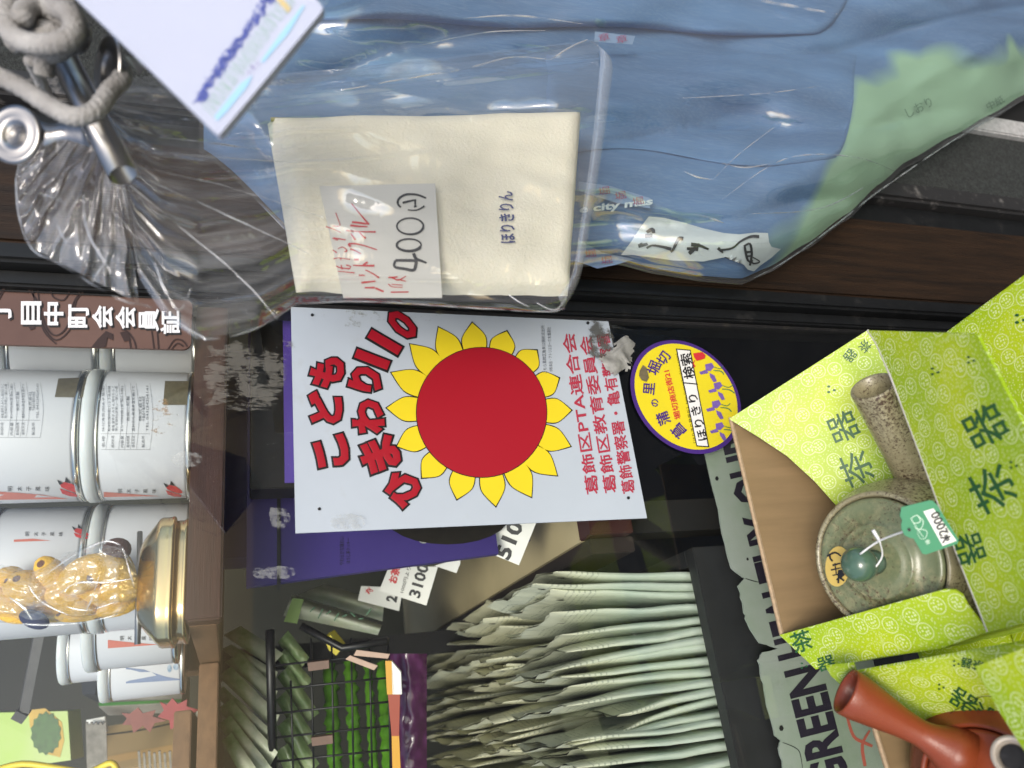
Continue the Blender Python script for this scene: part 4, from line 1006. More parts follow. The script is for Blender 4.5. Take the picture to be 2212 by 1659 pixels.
for i, pts in enumerate(FP_):
    c0, c1, c2, c3_ = [V(atK(x, y, 0.90 - 0.008 * i)) for x, y in pts]
    def pf(u, v):
        p = c0.lerp(c3_, v).lerp(c1.lerp(c2, v), u)
        return p + (CAM - p).normalized() * (0.010 * math.sin(math.pi * u) * math.sin(math.pi * (0.12 + 0.76 * v)) ** .5 + 0.003 * NZ.noise(V((u * 6, v * 8, i * 3.1))))
    vs, fs, uv = grid(pf, 8, 14)
    solo('green_foil_packet', vs, fs, M_crin, ['slanting green foil packet at the top of basket corner', 'slanting green foil packet just below the topmost one', 'slanting green foil packet in the basket middle', 'slanting green foil packet below the middle of basket', 'slanting green foil packet near the basket bottom', 'slanting green foil packet lowest in the basket corner'][i], 'packet', 'green foil packets in the basket', smooth=True)
for i, (pts, lab) in enumerate(((((770, 1404), (842, 1413), (838, 1423), (764, 1416)), 'small pink label strip on the basket rim, upper one'), (((746, 1424), (756, 1416), (816, 1438), (808, 1448)), 'small pink label strip on the basket rim, lower one'))):
    P = [atK(x, y, 0.775) for x, y in pts]; g = G().slab(P, 0.001); solo('label_strip', g.v, g.f, mat('pink_label', (0.52, 0.36, 0.28), 0.6, var=0.2, vs=90), lab, 'label', 'pink label strips on the basket')
for i, (x, y) in enumerate(((664, 1432), (672, 1594))):
    P = [atK(x, y, 0.785), atK(x + 46, y - 6, 0.785), atK(x + 47, y + 12, 0.785), atK(x + 2, y + 18, 0.785)]; g = G().slab(P, 0.004); solo('brown_clip_tag', g.v, g.f, mat('brown_tag', (0.16, 0.09, 0.06), 0.5, var=0.3, vs=60), 'brown rectangular tag clipped to the basket wires, ' + ('upper one' if i == 0 else 'lower one'), 'tag', 'brown tags on the basket')
# purple packet, orange stick packet, yellow cube
def pf(u, v):
    p = V(atK(842 + 80 * u, 1412 + 260 * v, 0.80)); return p + (CAM - p).normalized() * (0.014 * math.sin(math.pi * u) + 0.005 * NZ.noise(V((u * 5, v * 11, 3))))
vs, fs, uv = grid(pf, 14, 30)
solo('purple_foil_packet', vs, fs, mat('purple_foil', (0.085, 0.018, 0.075), 0.22, var=0.4, vs=30, coat=0.4), 'glossy purple foil packet between the basket and paper bags', 'packet', smooth=True)
st_ = thing('stick_packet', 'orange and white stick packet in front of the purple foil', 'packet', atK(850, 1560, 0.75))
M_or = mat('orange_print', (0.60, 0.30, 0.02), 0.4)
for nm, pts, m in (('white_part', ((846, 1428), (866, 1452), (868, 1500), (848, 1500)), M_white), ('orange_part', ((832, 1428), (846, 1428), (852, 1500), (836, 1500)), M_or), ('red_part', ((838, 1500), (864, 1500), (862, 1590), (846, 1590)), mat('brick_red', (0.3, 0.05, 0.02), 0.4)), ('orange_part', ((846, 1590), (862, 1590), (866, 1680), (848, 1680)), M_or)):
    panel(nm, [atK(x, y, 0.765) for x, y in pts], 0.003, m, st_)
P = [atK(x, y, 0.9) for x, y in ((700, 1380), (714, 1372), (738, 1402), (726, 1416), (710, 1404))]; g = G().slab(P, 0.02); solo('yellow_sweet', g.v, g.f, mat('yellow_sweet', (0.75, 0.62, 0.05), 0.4), 'small bright yellow sweet below the floral packet', 'sweet')
# dark plates behind the goods
g = G().box((-0.9, 1.30, -0.7), (0.9, 1.34, 1.0)); solo('back_cabinet', g.v, g.f, mat('olive_cabinet', (0.016, 0.018, 0.010), 0.7, var=0.7, vs=5), 'dim olive coloured cabinet at the back of the shop', 'cabinet')
# ================================================================== stand outside for the teapots
g = G().box((-0.62, -0.40, -0.56), (0.06, -0.045, -0.535), 0.003)
st_o = thing('display_stand', 'dark wooden stand under the green tea cartons', 'stand', (-0.1, -0.23, -1.45))
mesh('top', g.v, g.f, M_dark, st_o)
for x in (-0.58, 0.01):
    for y in (-0.39, -0.08):
        G().box((x, y, -1.449), (x + 0.04, y + 0.03, -0.5605)).make('leg', M_dark, st_o)

ZR = -0.372          # rim height of the open cartons
def carton(name, label, x0, x1, y0, y1, z0, z1):
    t = thing(name, label, 'carton', V(((x0 + x1) / 2, (y0 + y1) / 2, z0)), 'lime green tea ware cartons')
    W = 0.0025
    for nm, a, b in (('back_wall', (x0, y1 - W, z0), (x1, y1, z1)), ('front_wall', (x0, y0, z0), (x1, y0 + W, z1)), ('left_wall', (x0, y0 + W + .0003, z0), (x0 + W, y1 - W - .0003, z1)), ('right_wall', (x1 - W, y0 + W + .0003, z0), (x1, y1 - W - .0003, z1)), ('bottom', (x0 + W + .0003, y0 + W + .0003, z0), (x1 - W - .0003, y1 - W - .0003, z0 + W))):
        g = G().box(a, b)
        c = V(((a[0] + b[0]) / 2, (a[1] + b[1]) / 2, (a[2] + b[2]) / 2))
        if nm in ('left_wall', 'right_wall'): uv = [(v.y, v.z) for v in g.v]
        elif nm == 'bottom': uv = [(v.x, v.y) for v in g.v]
        else: uv = [(v.x, v.z) for v in g.v]
        mesh(nm, g.v, g.f, M_lime, t, uv)
    return t
def chars(parent, pl, items, m=None):
    """each printed character a part of its own"""
    for ch, c, up, w_, h_, bo in items:
        text(g_ := G(), ch, pl, c, up, w_, h_, bold=bo); g_.make('lettering', m or M_dkgreen, parent)
def dots(parent, pl, items):
    for x, y, s_ in items:
        leafdots(g_ := G(), pl, x, y, s_); tag(g_.make('leaf_print', M_dkgreen, parent), kind='stuff')
def leafdots(g, pl, x, y, s=1.0):
    for dx, dy in ((-6, -7), (-6, 5), (6, 1)):
        g.poly([(x + s * (dx + 3.6 * math.cos(k * 0.785)), y + s * (dy + 2.6 * math.sin(k * 0.785))) for k in range(8)], pl, 0.0006)

# ---- carton with the green teapot
cA_ = carton('tea_carton', 'open lime green carton holding the speckled green teapot', -0.118, 0.062, -0.213, -0.0745, -0.5345, -0.455)
bk = [atY(1575, 905, -0.058), atY(1685, 1372, -0.058)]
bl, br = bk[1], bk[0]
panel('back_flap', [br + V((0, -0.004, 0)), bl + V((0, -0.004, 0)), V((bl.x + .003, -0.0700, -0.531)), V((br.x - .003, -0.0700, -0.531))], 0.003, M_kraft, cA_)
e = G().tube([br + V((0, -0.003, 0.0006)), bl + V((0, -0.003, 0.0006))], 0.0018, 6); e.make('back_flap_edge', M_kraftedge, cA_)
# right flap, leaning into the box, with a rounded end
r0, r1 = atY(1578, 905, -0.066), atY(1873, 714, -0.145)
ctl = [(1575, 905), (1640, 945), (1700, 985), (1760, 1040), (1800, 1085), (1850, 1140)]
i0, i1 = atY(1850, 1150, -0.085), atY(2000, 1000, -0.19)
RP = Plane(r0, r1, i0)
rp = [RP(x, y, 0) for x, y in ctl] + [RP(1960, 1130, 0), RP(2010, 960, 0), RP(1990, 800, 0), RP(1873, 714, 0)]
panel('right_flap', rp, 0.0016, M_lime, cA_, xdir=r1 - r0)
chars(cA_, RP, [('茶', (1850, 1012), (-.82, .35), 74, 66, .004), ('器', (1822, 922), (-.82, .35), 66, 60, .004), ('器', (1836, 768), (.75, .6), 28, 24, .006), ('茶', (1868, 748), (.75, .6), 26, 24, .006)])
dots(cA_, RP, [(1796, 842, 1)])
# front flap
a, d = atY(1873, 714, -0.212), atY(2133, 1365, -0.218)
b = atY(2109, 722, -0.30)
FP = Plane(a, d, b)
fp = [FP(x, y, 0) for x, y in ((1873, 714), (1888, 735), (1905, 770), (1925, 810), (1990, 990), (2060, 1180), (2133, 1365), (2150, 1362), (2330, 1312), (2330, 1130), (2212, 920), (2112, 726), (2105, 721))]
panel('front_flap', fp, 0.0018, M_lime, cA_, xdir=d - a)
chars(cA_, FP, [('茶', (2145, 1055), (-.88, .47), 96, 92, .004), ('器', (2130, 920), (-.88, .47), 88, 84, .004), ('器', (2096, 1185), (.9, -.3), 70, 60, .004)])
dots(cA_, FP, [(2022, 803, 1), (2100, 778, 1), (2192, 1005, 1)])
gd = G(); gd.tube(smooth3([FP(x, y, -.0005) for x, y in ((1873, 714), (1905, 770), (1990, 990), (2060, 1180), (2133, 1365))], 4), 0.0009, 6); gd.make('front_flap_edge', mat('white_board_edge', (0.52, 0.5, 0.44), 0.8, var=0.2, vs=200), cA_)
# left flap
a, b, c, d = atY(1684, 1372, -0.062), atY(2045, 1272, -0.20), atY(2134, 1366, -0.212), atY(1762, 1446, -0.078)
LP = Plane(a, b, d)
lp = [LP(x, y, 0) for x, y in ((1684, 1372), (1800, 1340), (1920, 1306), (2040, 1273), (2062, 1274), (2078, 1284), (2092, 1310), (2133, 1363), (2030, 1402), (1900, 1420), (1762, 1446), (1735, 1420))]
panel('left_flap', lp, 0.0016, M_lime, cA_, xdir=b - a)
chars(cA_, LP, [('茶', (1732, 1385), (-.3, -.95), 46, 46, .012), ('器', (1785, 1432), (-.3, -.95), 40, 30, .012)]); dots(cA_, LP, [(1738, 1438, .8)])
wl = [LP(1762, 1446, -.001), LP(1900, 1420, -.001), LP(2030, 1402, -.001), LP(2133, 1363, -.001), LP(2300, 1310, -.001), LP(2300, 1310, -.001) + V((0.004, 0.003, -0.16)), LP(1762, 1446, -.001) + V((0.004, 0.003, -0.16))]
panel('outer_left_side', wl, 0.0015, M_lime, cA_, xdir=V((0, 1, 0)))

# ---- speckled green teapot
M_cel = speckle('celadon_glaze', (0.14, 0.165, 0.085), (0.07, 0.036, 0.018), (0.28, 0.26, 0.14), 420, 0.535)
M_cel2 = speckle('celadon_body', (0.24, 0.215, 0.125), (0.055, 0.03, 0.016), (0.36, 0.33, 0.20), 520, 0.515)
M_knob = mat('celadon_plain', (0.075, 0.14, 0.095), 0.22, var=0.3, vs=60, coat=0.4)
L0 = V((-0.0745, -0.150, -0.3735)); AX = V((-0.06, -0.31, 0.95)).normalized()
tp = thing('green_teapot', 'speckled grey green side handled teapot in lime carton, with price tag', 'teapot', L0 - AX * 0.075)
G().lathe([(0.030, -0.078), (0.046, -0.074), (0.0555, -0.055), (0.0575, -0.036), (0.0545, -0.018), (0.0485, -0.006), (0.0472, 0.0005), (0.0450, 0.0012), (0.0438, -0.002), (0.0435, -0.006)], L0, AX, 72).make('body', M_cel2, tp, True)
lidp = [(0.0430, -0.004), (0.0430, 0.0002), (0.0410, 0.0016), (0.0390, 0.0014), (0.0370, 0.0008), (0.0300, 0.0024), (0.0255, 0.0040), (0.0250, 0.0050), (0.0240, 0.0050), (0.0200, 0.0056), (0.0185, 0.0066), (0.0175, 0.0066), (0.0120, 0.0064), (0.0095, 0.0060), (0.0, 0.0062)]
lid = G().lathe(lidp, L0, AX, 72).make('lid', M_cel, tp, True)
kd = (AX + V((-0.02, 0.0, 0.02))).normalized()
G().lathe([(0.0085, 0.0055), (0.0070, 0.009), (0.0060, 0.013), (0.0062, 0.016), (0.0090, 0.018), (0.0108, 0.0215), (0.0115, 0.026), (0.0108, 0.0305), (0.0080, 0.0345), (0.0040, 0.0365), (0.0, 0.037)], L0, kd, 32).make('knob', M_knob, lid, True)
LP_ = Plane(L0 + AX * 0.0052, L0 + AX * 0.0052 + AX.orthogonal(), L0 + AX * 0.0052 + AX.cross(AX.orthogonal()))
G().poly([(1928 + 4.2 * math.cos(k), 1183 + 3.4 * math.sin(k)) for k in range(6)], LP_, 0.0009).make('steam_hole', M_blk, lid)
# side handle
h0, h1 = atY(2005, 1085, -0.145), atY(1886, 836, -0.190)
hd = (h1 - h0); hl = hd.length
G().lathe([(0.0165, -0.012), (0.0150, 0.004), (0.0142, hl * 0.25), (0.0142, hl * 0.5), (0.0150, hl * 0.8), (0.0156, hl * 0.97), (0.0156, hl), (0.0148, hl + 0.0012), (0.0132, hl), (0.0125, hl - 0.012), (0.009, hl - 0.035), (0.0, hl - 0.036)], h0, hd, 40).make('side_handle', M_cel2, tp, True)
sdir_ = V((-0.15, -0.9, 0.0)).normalized()
G().tube([L0 - AX * 0.04 + sdir_ * 0.045, L0 - AX * 0.03 + sdir_ * 0.062, L0 - AX * 0.012 + sdir_ * 0.073], [0.014, 0.010, 0.007], 16).make('spout', M_cel2, tp, True)
# gold oval sticker
SP = Plane(L0 + AX * 0.0040, L0 + AX * 0.0040 + AX.orthogonal(), L0 + AX * 0.0040 + AX.cross(AX.orthogonal()))
q = cr(1474, 1106, 3.0)
ov = [(1015 + 78 * math.cos(k * 0.2244) - 22 * math.sin(k * 0.2244), 352 + 42 * math.cos(k * 0.2244) * 0.6 + 128 * math.sin(k * 0.2244)) for k in range(28)]
so = G().poly(q(ov), SP, 0.0016).make('gold_sticker', mat('gold_foil', (0.70, 0.50, 0.13), 0.3, metal=0.25, var=0.1, vs=80), tp)
gs = G(); gs.strokes([q(L) for L in ([(965, 270), (970, 300), (985, 318)], [(950, 285), (1000, 262), (1040, 285)], [(985, 345), (1040, 330)], [(975, 375), (1045, 360)], [(1000, 330), (1010, 400)], [(985, 410), (1060, 395)], [(1010, 440), (1030, 425), (1060, 445)], [(1025, 405), (1022, 460)])], 4.2, lambda x, y, l: SP(x, y, 0.0019 + l)); gs.poly(q([(1020, 375), (1055, 372), (1065, 405), (1040, 428), (1015, 412)]), SP, 0.0022); gs.make('sticker_mark', M_blk, so)
# price tag on a string
TK = 0.462
TP = Plane(atK(1965, 1100, TK), atK(2050, 1080, TK - 0.004), atK(1990, 1190, TK + 0.002))
tg = thing('price_tag', 'green price tag marked 2000 yen, tied to the green teapot knob', 'price tag', TP(2010, 1140, 0))
tp_ = q([(1410, 25), (1420, -30), (1600, -75), (1625, -72), (1655, -40), (1790, 180), (1785, 205), (1580, 275), (1555, 270), (1530, 225), (1500, 175), (1470, 165), (1440, 150), (1420, 110), (1418, 80), (1425, 55)])
panel('card', [TP(x, y, 0) for x, y in tp_], 0.0007, mat('tag_green', (0.055, 0.25, 0.13), 0.5, var=0.1, vs=40), tg)
G().poly(q([(1560, -5), (1625, -25), (1775, 185), (1685, 218)]), TP, 0.0004).make('white_field', M_white, tg)
text(gx := G(), '¥2000', TP, q([(1672, 95)])[0], (-.92, .42), 70, 22, bold=0.02, lift=0.0008); gx.make('lettering', M_ink, tg)
gx = G(); gx.strokes([q(L) for L in ([(1480, 40), (1520, 20), (1540, 60), (1500, 70), (1480, 40)], [(1520, 20), (1560, 60), (1540, 110), (1510, 100)], [(1530, 110), (1580, 120), (1575, 165), (1540, 170), (1520, 130)], [(1490, 60), (1540, 130)], [(1500, 90), (1560, 160)])], 1.6, TP); text(gx, '椿', TP, q([(1588, 192)])[0], (-.92, .42), 10, 10); gx.make('leaf_mark', mat('tag_pale', (0.6, 0.75, 0.62), 0.5), tg)
(hx, hy), = q([(1467, 112)])
G().poly([(hx + 4 * math.cos(k), hy + 4 * math.sin(k)) for k in range(6)], TP, 0.0009).make('punch_hole', M_blk, tg)
kn = L0 + kd * 0.0155
loop = [kn + (AX.orthogonal().normalized() * math.cos(a) + AX.cross(AX.orthogonal()).normalized() * math.sin(a)) * 0.0072 for a in [k * 0.52 for k in range(13)]]
gx = G(); gx.tube(loop, 0.0007, 6); gx.tube(smooth3([atK(1858, 1197, 0.513), atK(1900, 1168, 0.50), TP(hx, hy, 0.0006)], 4), 0.0007, 6)
gx.tube(smooth3([atK(1900, 1168, 0.50), atK(1906, 1200, 0.51), atK(1890, 1226, 0.513), atK(1877, 1232, 0.513)], 4), 0.00055, 6); gx.tube([atK(1900, 1168, 0.50), atK(1886, 1145, 0.50)], 0.0012, 6)
gx.make('string', mat('white_string', (0.75, 0.75, 0.74), 0.7), tg, True)

# ---- carton on the right, behind the front flap
cC_ = thing('tea_carton', 'lime green carton cut off by the right picture corner, below the denim bag', 'carton', V((0.16, -0.2, -0.5345)), 'lime green tea ware cartons')
e0, e1 = atZ(1990, 760, -0.455), atZ(2212, 597, -0.455)
CP = Plane(e0, e1, atZ(2212, 900, -0.452))
cp = [CP(x, y, 0) for x, y in ((1985, 764), (2212, 597), (2420, 445), (2480, 900), (2150, 1000), (2000, 900))]
panel('lid', cp, 0.002, M_lime, cC_, xdir=e1 - e0)
panel('back_wall', [cp[0] + V((0, -.0002, -.002)), cp[2] + V((0, -.0002, -.002)), cp[2] + V((0, 0, -.079)), cp[0] + V((0, 0, -.079))], 0.002, M_lime, cC_)
panel('side_wall', [cp[2] + V((0, -.0002, -.002)), cp[3] + V((0, -.0002, -.002)), cp[3] + V((0, 0, -.079)), cp[2] + V((0, 0, -.079))], 0.002, M_lime, cC_)
dots(cC_, CP, [(2206, 690, 1.3)])

# ---- second open carton with the red teapot
cB_ = thing('tea_carton', 'open lime green carton holding the red clay teapot', 'carton', V((-0.22, -0.2, -0.5345)), 'lime green tea ware cartons')
bq = [atY(1880, 1545, -0.085), atY(1935, 1720, -0.085)]
panel('back_flap', [bq[0], bq[1], V((bq[1].x, -0.09, -0.5)), V((bq[0].x, -0.09, -0.5))], 0.003, M_kraft, cB_)
e = G().tube([bq[0] + V((0, -.001, .0006)), bq[1] + V((0, -.001, .0006))], 0.0018, 6); e.make('back_flap_edge', M_kraftedge, cB_)
s0, s1, s2 = atY(1790, 1475, -0.10), atY(2212, 1400, -0.235), atY(2000, 1560, -0.14)
BP = Plane(s0, s1, atY(1990, 1570, -0.120))
bp_ = [BP(x, y, 0) for x, y in ((1784, 1441), (1845, 1435), (1850, 1452), (2212, 1388), (2330, 1368), (2330, 1640), (2212, 1650), (2000, 1570), (1930, 1545), (1870, 1530), (1795, 1460))]
panel('right_flap', bp_, 0.0016, M_lime, cB_, xdir=s1 - s0)
chars(cB_, BP, [('器', (2082, 1512), (-.5, .8), 64, 40, .004), ('茶', (2128, 1545), (-.5, .8), 64, 44, .004), ('茶器', (2100, 1434), (-.2, .9), 50, 22, .012)])
dots(cB_, BP, [(2066, 1432, .8), (1978, 1562, .9), (2034, 1483, .8)])
f0, f1 = atY(2108, 1442, -0.245), atY(2215, 1625, -0.250)
FB = Plane(f0, f1, atY(2330, 1500, -0.30))
panel('front_flap', [FB(x, y, 0) for x, y in ((2106, 1440), (2160, 1540), (2218, 1630), (2330, 1760), (2420, 1500), (2330, 1380), (2212, 1400))], 0.0016, M_lime, cB_, xdir=f1 - f0)
bx0, bx1 = -0.30, -0.128
for nm, a, b in (('back_wall', (bx0, -0.0945, -0.5343), (bx1, -0.0915, -0.44)), ('left_wall', (bx0, -0.25, -0.5343), (bx0 + .0025, -0.095, -0.43)), ('bottom', (bx0 + .003, -0.25, -0.5343), (bx1, -0.096, -0.532))):
    g = G().box(a, b); mesh(nm, g.v, g.f, M_lime, cB_, [(v.x + v.y, v.z) for v in g.v])
M_clay = mat('red_clay', (0.24, 0.050, 0.016), 0.35, col2=(0.165, 0.030, 0.010), vs=10, bump=0.14, bs=650, spec=0.5, rv=0.16)
rt = thing('red_teapot', 'smooth red clay side handled teapot in the lower lime carton', 'teapot', atK(2130, 1730, 0.50))
RC = atK(2142, 1722, 0.478); RA = V((-0.05, -0.28, 0.95)).normalized()
G().lathe([(0.030, -0.066), (0.047, -0.060), (0.0580, -0.044), (0.0605, -0.028), (0.0575, -0.014), (0.050, -0.004), (0.0435, -0.0005), (0.0425, 0.0016), (0.0405, 0.002), (0.0395, 0.0), (0.039, -0.004)], RC, RA, 80).make('body', M_clay, rt, True)
rl = G().lathe([(0.0385, -0.003), (0.0385, 0.0005), (0.036, 0.0016), (0.030, 0.0026), (0.018, 0.0045), (0.008, 0.0055), (0.0, 0.0055)], RC, RA, 72).make('lid', M_clay, rt, True)
G().lathe([(0.007, 0.005), (0.0055, 0.010), (0.0095, 0.017), (0.0095, 0.024), (0.004, 0.028), (0, 0.028)], RC, RA, 28).make('knob', M_clay, rl, True)
h0, h1 = atK(2010, 1596, 0.495), atK(1826, 1492, 0.506)
hd = h1 - h0; hl = hd.length
G().lathe([(0.0185, -0.020), (0.0140, -0.010), (0.0100, -0.001), (0.0086, hl * 0.08), (0.0084, hl * 0.16), (0.0096, hl * 0.35), (0.0125, hl * 0.62), (0.0148, hl * 0.85), (0.0152, hl * 0.97), (0.0147, hl * 1.0), (0.0136, hl * 0.99), (0.0120, hl * 0.9), (0.009, hl * 0.6), (0.0, hl * 0.59)], h0, hd, 48).make('side_handle', M_clay, rt, True)
s0, s1 = atK(2205, 1660, 0.475), atK(2190, 1636, 0.428)
G().tube([s0 - (s1 - s0) * 0.9, s0, s1], [0.022, 0.013, 0.0088], 28, False).make('spout', M_clay, rt, True)
sd_ = (s1 - s0).normalized()
G().lathe([(0.0098, -0.010), (0.0108, -0.008), (0.0112, 0.0), (0.0108, 0.0022), (0.0088, 0.0024), (0.0078, 0.0), (0.0072, -0.006), (0.0, -0.0065)], s1, sd_, 36).make('spout_cover', mat('clear_rubber', (0.34, 0.30, 0.25), 0.3, sss=0.3), rt, True)
G().lathe([(0.0066, 0.0), (0.0, 0.0)], s1 - sd_ * 0.003, sd_, 24).make('spout_opening', M_blk, rt)
gx = G().tube(smooth3([BP(x, y, 0.0012) for x, y in ((2200, 1530), (2130, 1500), (2062, 1532), (2040, 1550))] + [BP(2010, 1585, 0.002)], 8), 0.00016, 4)
solo('stray_hair', gx.v, gx.f, M_ink, 'thin dark hair lying on the green flap beside the red teapot', 'hair')

# ================================================================== hanging goods
# ---- denim in its bag
Btab = [(440, 330), (700, 560), (1000, 610), (1240, 572), (1330, 566), (1420, 588), (1520, 604), (1600, 610), (1660, 585), (1740, 535), (1830, 470), (1900, 405), (1960, 355), (2060, 300), (2140, 255), (2212, 212), (2330, 140)]
def lowb(x): return interp([(a, (b,)) for a, b in Btab], x)[0]
db = thing('bagged_denim', 'blue denim goods in a clear bag with green sheet, hanging on the right', 'bag', atY(1800, 200, -0.07))
def denimY(x, y):
    e = max(0.0, min(1.0, (lowb(x) - y) / 160.0))
    wv_ = y * 0.0165 + x * 0.0011 + 1.6 * NZ.noise(V((x * 0.0024, y * 0.004, 0)))
    f = -0.017 * abs(math.sin(wv_)) ** 0.7 + 0.010 + 0.014 * NZ.noise(V((x * 0.0028, y * 0.007, 5)))
    f += 0.006 * NZ.noise(V((x * 0.006, y * 0.02, 9))) + 0.012 * max(0, NZ.noise(V((x * 0.012 + y * .006, y * 0.012 - x * .004, 15)))) * min(1, max(0, (x - 1850) / 200))
    return -0.022 - 0.058 * math.sqrt(e) + f * math.sqrt(e)
m, t, p = new('denim')
tcx = t.n('TexCoord').outputs['Object']
sep = t.n('Mapping', {0: tcx, 3: (5, 5, 0.5)}).outputs[0]
n1 = t.n('TexNoise', {'Vector': sep, 'Scale': 4.0, 'Detail': 5.0, 'Roughness': 0.55}).outputs[0]
thr = t.n('TexNoise', {'Vector': t.n('Mapping', {0: tcx, 3: (900, 900, 60)}).outputs[0], 'Scale': 1.0, 'Detail': 2.0}).outputs[0]
cc = t.mix(t.ramp(n1, 0.30, 0.70), (0.075, 0.145, 0.30, 1), (0.14, 0.26, 0.49, 1))
# green lining where the goods end, along the lower right
sp = t.n('SeparateXYZ', {0: t.n('TexCoord').outputs['UV']})
rmp = t.n('ValToRGB', {0: sp.outputs[0]})
el_ = rmp.color_ramp.elements
el_[0].position = 0.0; el_[0].color = (1.3, 1.3, 1.3, 1); el_[1].position = 0.60; el_[1].color = (1.12, 1.12, 1.12, 1)
for ps, vv in ((0.66, 0.93), (0.69, 0.85), (0.746, 0.64), (0.825, 0.52), (0.93, 0.72), (1.0, 0.76)):
    q_ = el_.new(ps); q_.color = (vv, vv, vv, 1)
n6 = t.n('TexNoise', {'Vector': tcx, 'Scale': 8.0, 'Detail': 1.0, 'Distortion': 0.5}).outputs[0]
gf = t.ramp(t.m('MULTIPLY_ADD', t.m('SUBTRACT', n6, 0.5), 0.45, t.m('SUBTRACT', sp.outputs[1], rmp.outputs[0])), -0.045, 0.05)
cc = t.mix(gf, cc, (0.36, 0.53, 0.35, 1))
t.put(p.inputs['Base Color'], t.mix(t.m('MULTIPLY', t.ramp(thr, 0.45, 0.75), t.m('MULTIPLY_ADD', gf, -0.2, 0.25)), cc, (0.30, 0.40, 0.56, 1)))
p.inputs['Roughness'].default_value = 0.85
t.put(p.inputs['Normal'], t.n('Bump', {'Height': thr, 'Strength': 0.25, 'Distance': 0.0015}).outputs[0])
M_denim = m
def den(u, v):
    x = 440 + u * 1890; yb = lowb(x) - 8; y = -170 + v * (yb + 170)
    return atY(x, y, denimY(x, y))
vs, fs, uv = grid(den, 130, 60)
mesh('denim', vs, fs, M_denim, db, uv, True)
def piece(name, x0, x1, ya, yb, off):
    """another folded piece lying over the first, with a rounded fold at its lower edge"""
    def fn(u, v):
        x = x0 + (x1 - x0) * u; a_, b_ = ya(x), yb(x)
        if u > 0.93: b_ = a_ + (b_ - a_) * math.sqrt(max(0.0, 1 - ((u - 0.93) / 0.07) ** 2)) * 0.9 + (b_ - a_) * 0.1 * (1 - (u - 0.93) / 0.07)
        vv = min(1.0, v / 0.86); y = a_ + (b_ - a_) * (math.sin(vv * math.pi / 2) if vv < 1 else 1.0)
        back = 0.0 if v < 0.86 else (v - 0.86) / 0.14
        rnd = min(1.0, abs(b_ - y) / 14.0)
        ends = min(1.0, u * 30, (1 - u) * 4.5)
        Y = denimY(x, min(y, lowb(x) - 6)) - off * (0.25 + 0.75 * math.sqrt(rnd)) * math.sqrt(max(0, ends)) + back * off * 0.9 + 0.003 * NZ.noise(V((x * 0.01, y * 0.03, off * 900)))
        return atY(x, y, Y)
    vs, fs, uv = grid(fn, 110, 30)
    uvp = [((v_[0] * (x1 - x0) + x0 - 440) / 1890, 0.2) for v_ in uv]
    return mesh(name, vs, fs, M_denim, db, uvp, True)
piece('upper_denim_fold', 440, 1862, lambda x: -168, lambda x: 52 + (x - 1000) * 0.034 + 5 * math.sin(x * 0.013), 0.013)
piece('middle_denim_fold', 1180, 1850, lambda x: 118, lambda x: 330 + (x - 1200) * 0.035 + 14 * math.sin(x * 0.012 + 1), 0.006)

def onden(x, y, l=0.0004):
    return atY(x, y, denimY(x, min(y, lowb(x) - 6)) - (0.018 if y < 330 and 1180 < x < 1850 else 0.004) - (0.008 if y < 100 and x < 1862 else 0) - l)
def cloth(pts, lift, mm, name, cuts=5, smooth=True):
    """piece of cloth or paper that follows the bundle's surface"""
    bm = bmesh.new(); vv = [bm.verts.new((x, y, 0)) for x, y in pts]; bm.faces.new(vv)
    bmesh.ops.triangulate(bm, faces=bm.faces[:])
    for _ in range(cuts):
        es = [e for e in bm.edges if e.calc_length() > 16]
        if not es: break
        bmesh.ops.subdivide_edges(bm, edges=es, cuts=1); bmesh.ops.triangulate(bm, faces=[f for f in bm.faces if len(f.verts) > 3])
    bm.verts.index_update()
    g = G().add([onden(v.co.x, v.co.y, lift) for v in bm.verts], [tuple(v.index for v in f.verts) for f in bm.faces]); bm.free()
    return g.make(name, mm, db, smooth)
# white cloth label with brushed characters
q = cr(1207, 384, 4.48)
lab = q([(870, 375), (1000, 385), (1200, 430), (1400, 490), (1600, 535), (1750, 548), (1900, 530), (2025, 535), (2035, 620), (2060, 670), (2150, 690), (2050, 780), (1950, 850), (1890, 905), (1830, 890), (1790, 840), (1780, 760), (1740, 720), (1600, 770), (1400, 810), (1100, 800), (900, 770), (700, 745), (600, 750), (700, 620), (790, 480)])
cloth(lab, 0.006, mat('cloth_label', (0.72, 0.72, 0.74), 0.85, var=0.08, vs=40, bump=0.4, bs=300), 'cloth_label')
onlab = lambda x, y, l: onden(x, y, 0.0068 + l)
gs = G(); gs.strokes([q(L) for L in ([(850, 528), (905, 500), (918, 535)], [(835, 562), (905, 556)], [(770, 662), (860, 640)], [(795, 630), (805, 668)], [(850, 682), (905, 655), (1000, 668), (1090, 692)], [(1085, 722), (1110, 690), (1160, 592), (1205, 590)], [(1240, 685), (1350, 692)], [(1260, 735), (1310, 690), (1365, 640)], [(1280, 645), (1360, 655), (1450, 692)], [(1540, 680), (1590, 725)], [(1560, 702), (1680, 680), (1760, 615), (1860, 568), (1940, 570)])], 8.5, onlab)
gs.strokes([q(L) for L in ([(1790, 665), (1850, 640), (1868, 740), (1850, 850)], [(1800, 670), (1830, 800), (1880, 800)], [(1820, 720), (1862, 715)], [(1826, 760), (1864, 755)], [(1880, 770), (1945, 812), (1890, 830), (1860, 810)])], 5.5, onlab)
gs.make('brush_lettering', M_ink, db)
gs = G(); text(gs, 'e city mas', onden, (1331, 446), (-.12, -1), 160, 20, bold=0.035, lift=0.003, slant=0.18); gs.make('printed_lettering', mat('denim_print', (0.7, 0.74, 0.8), 0.6), db)
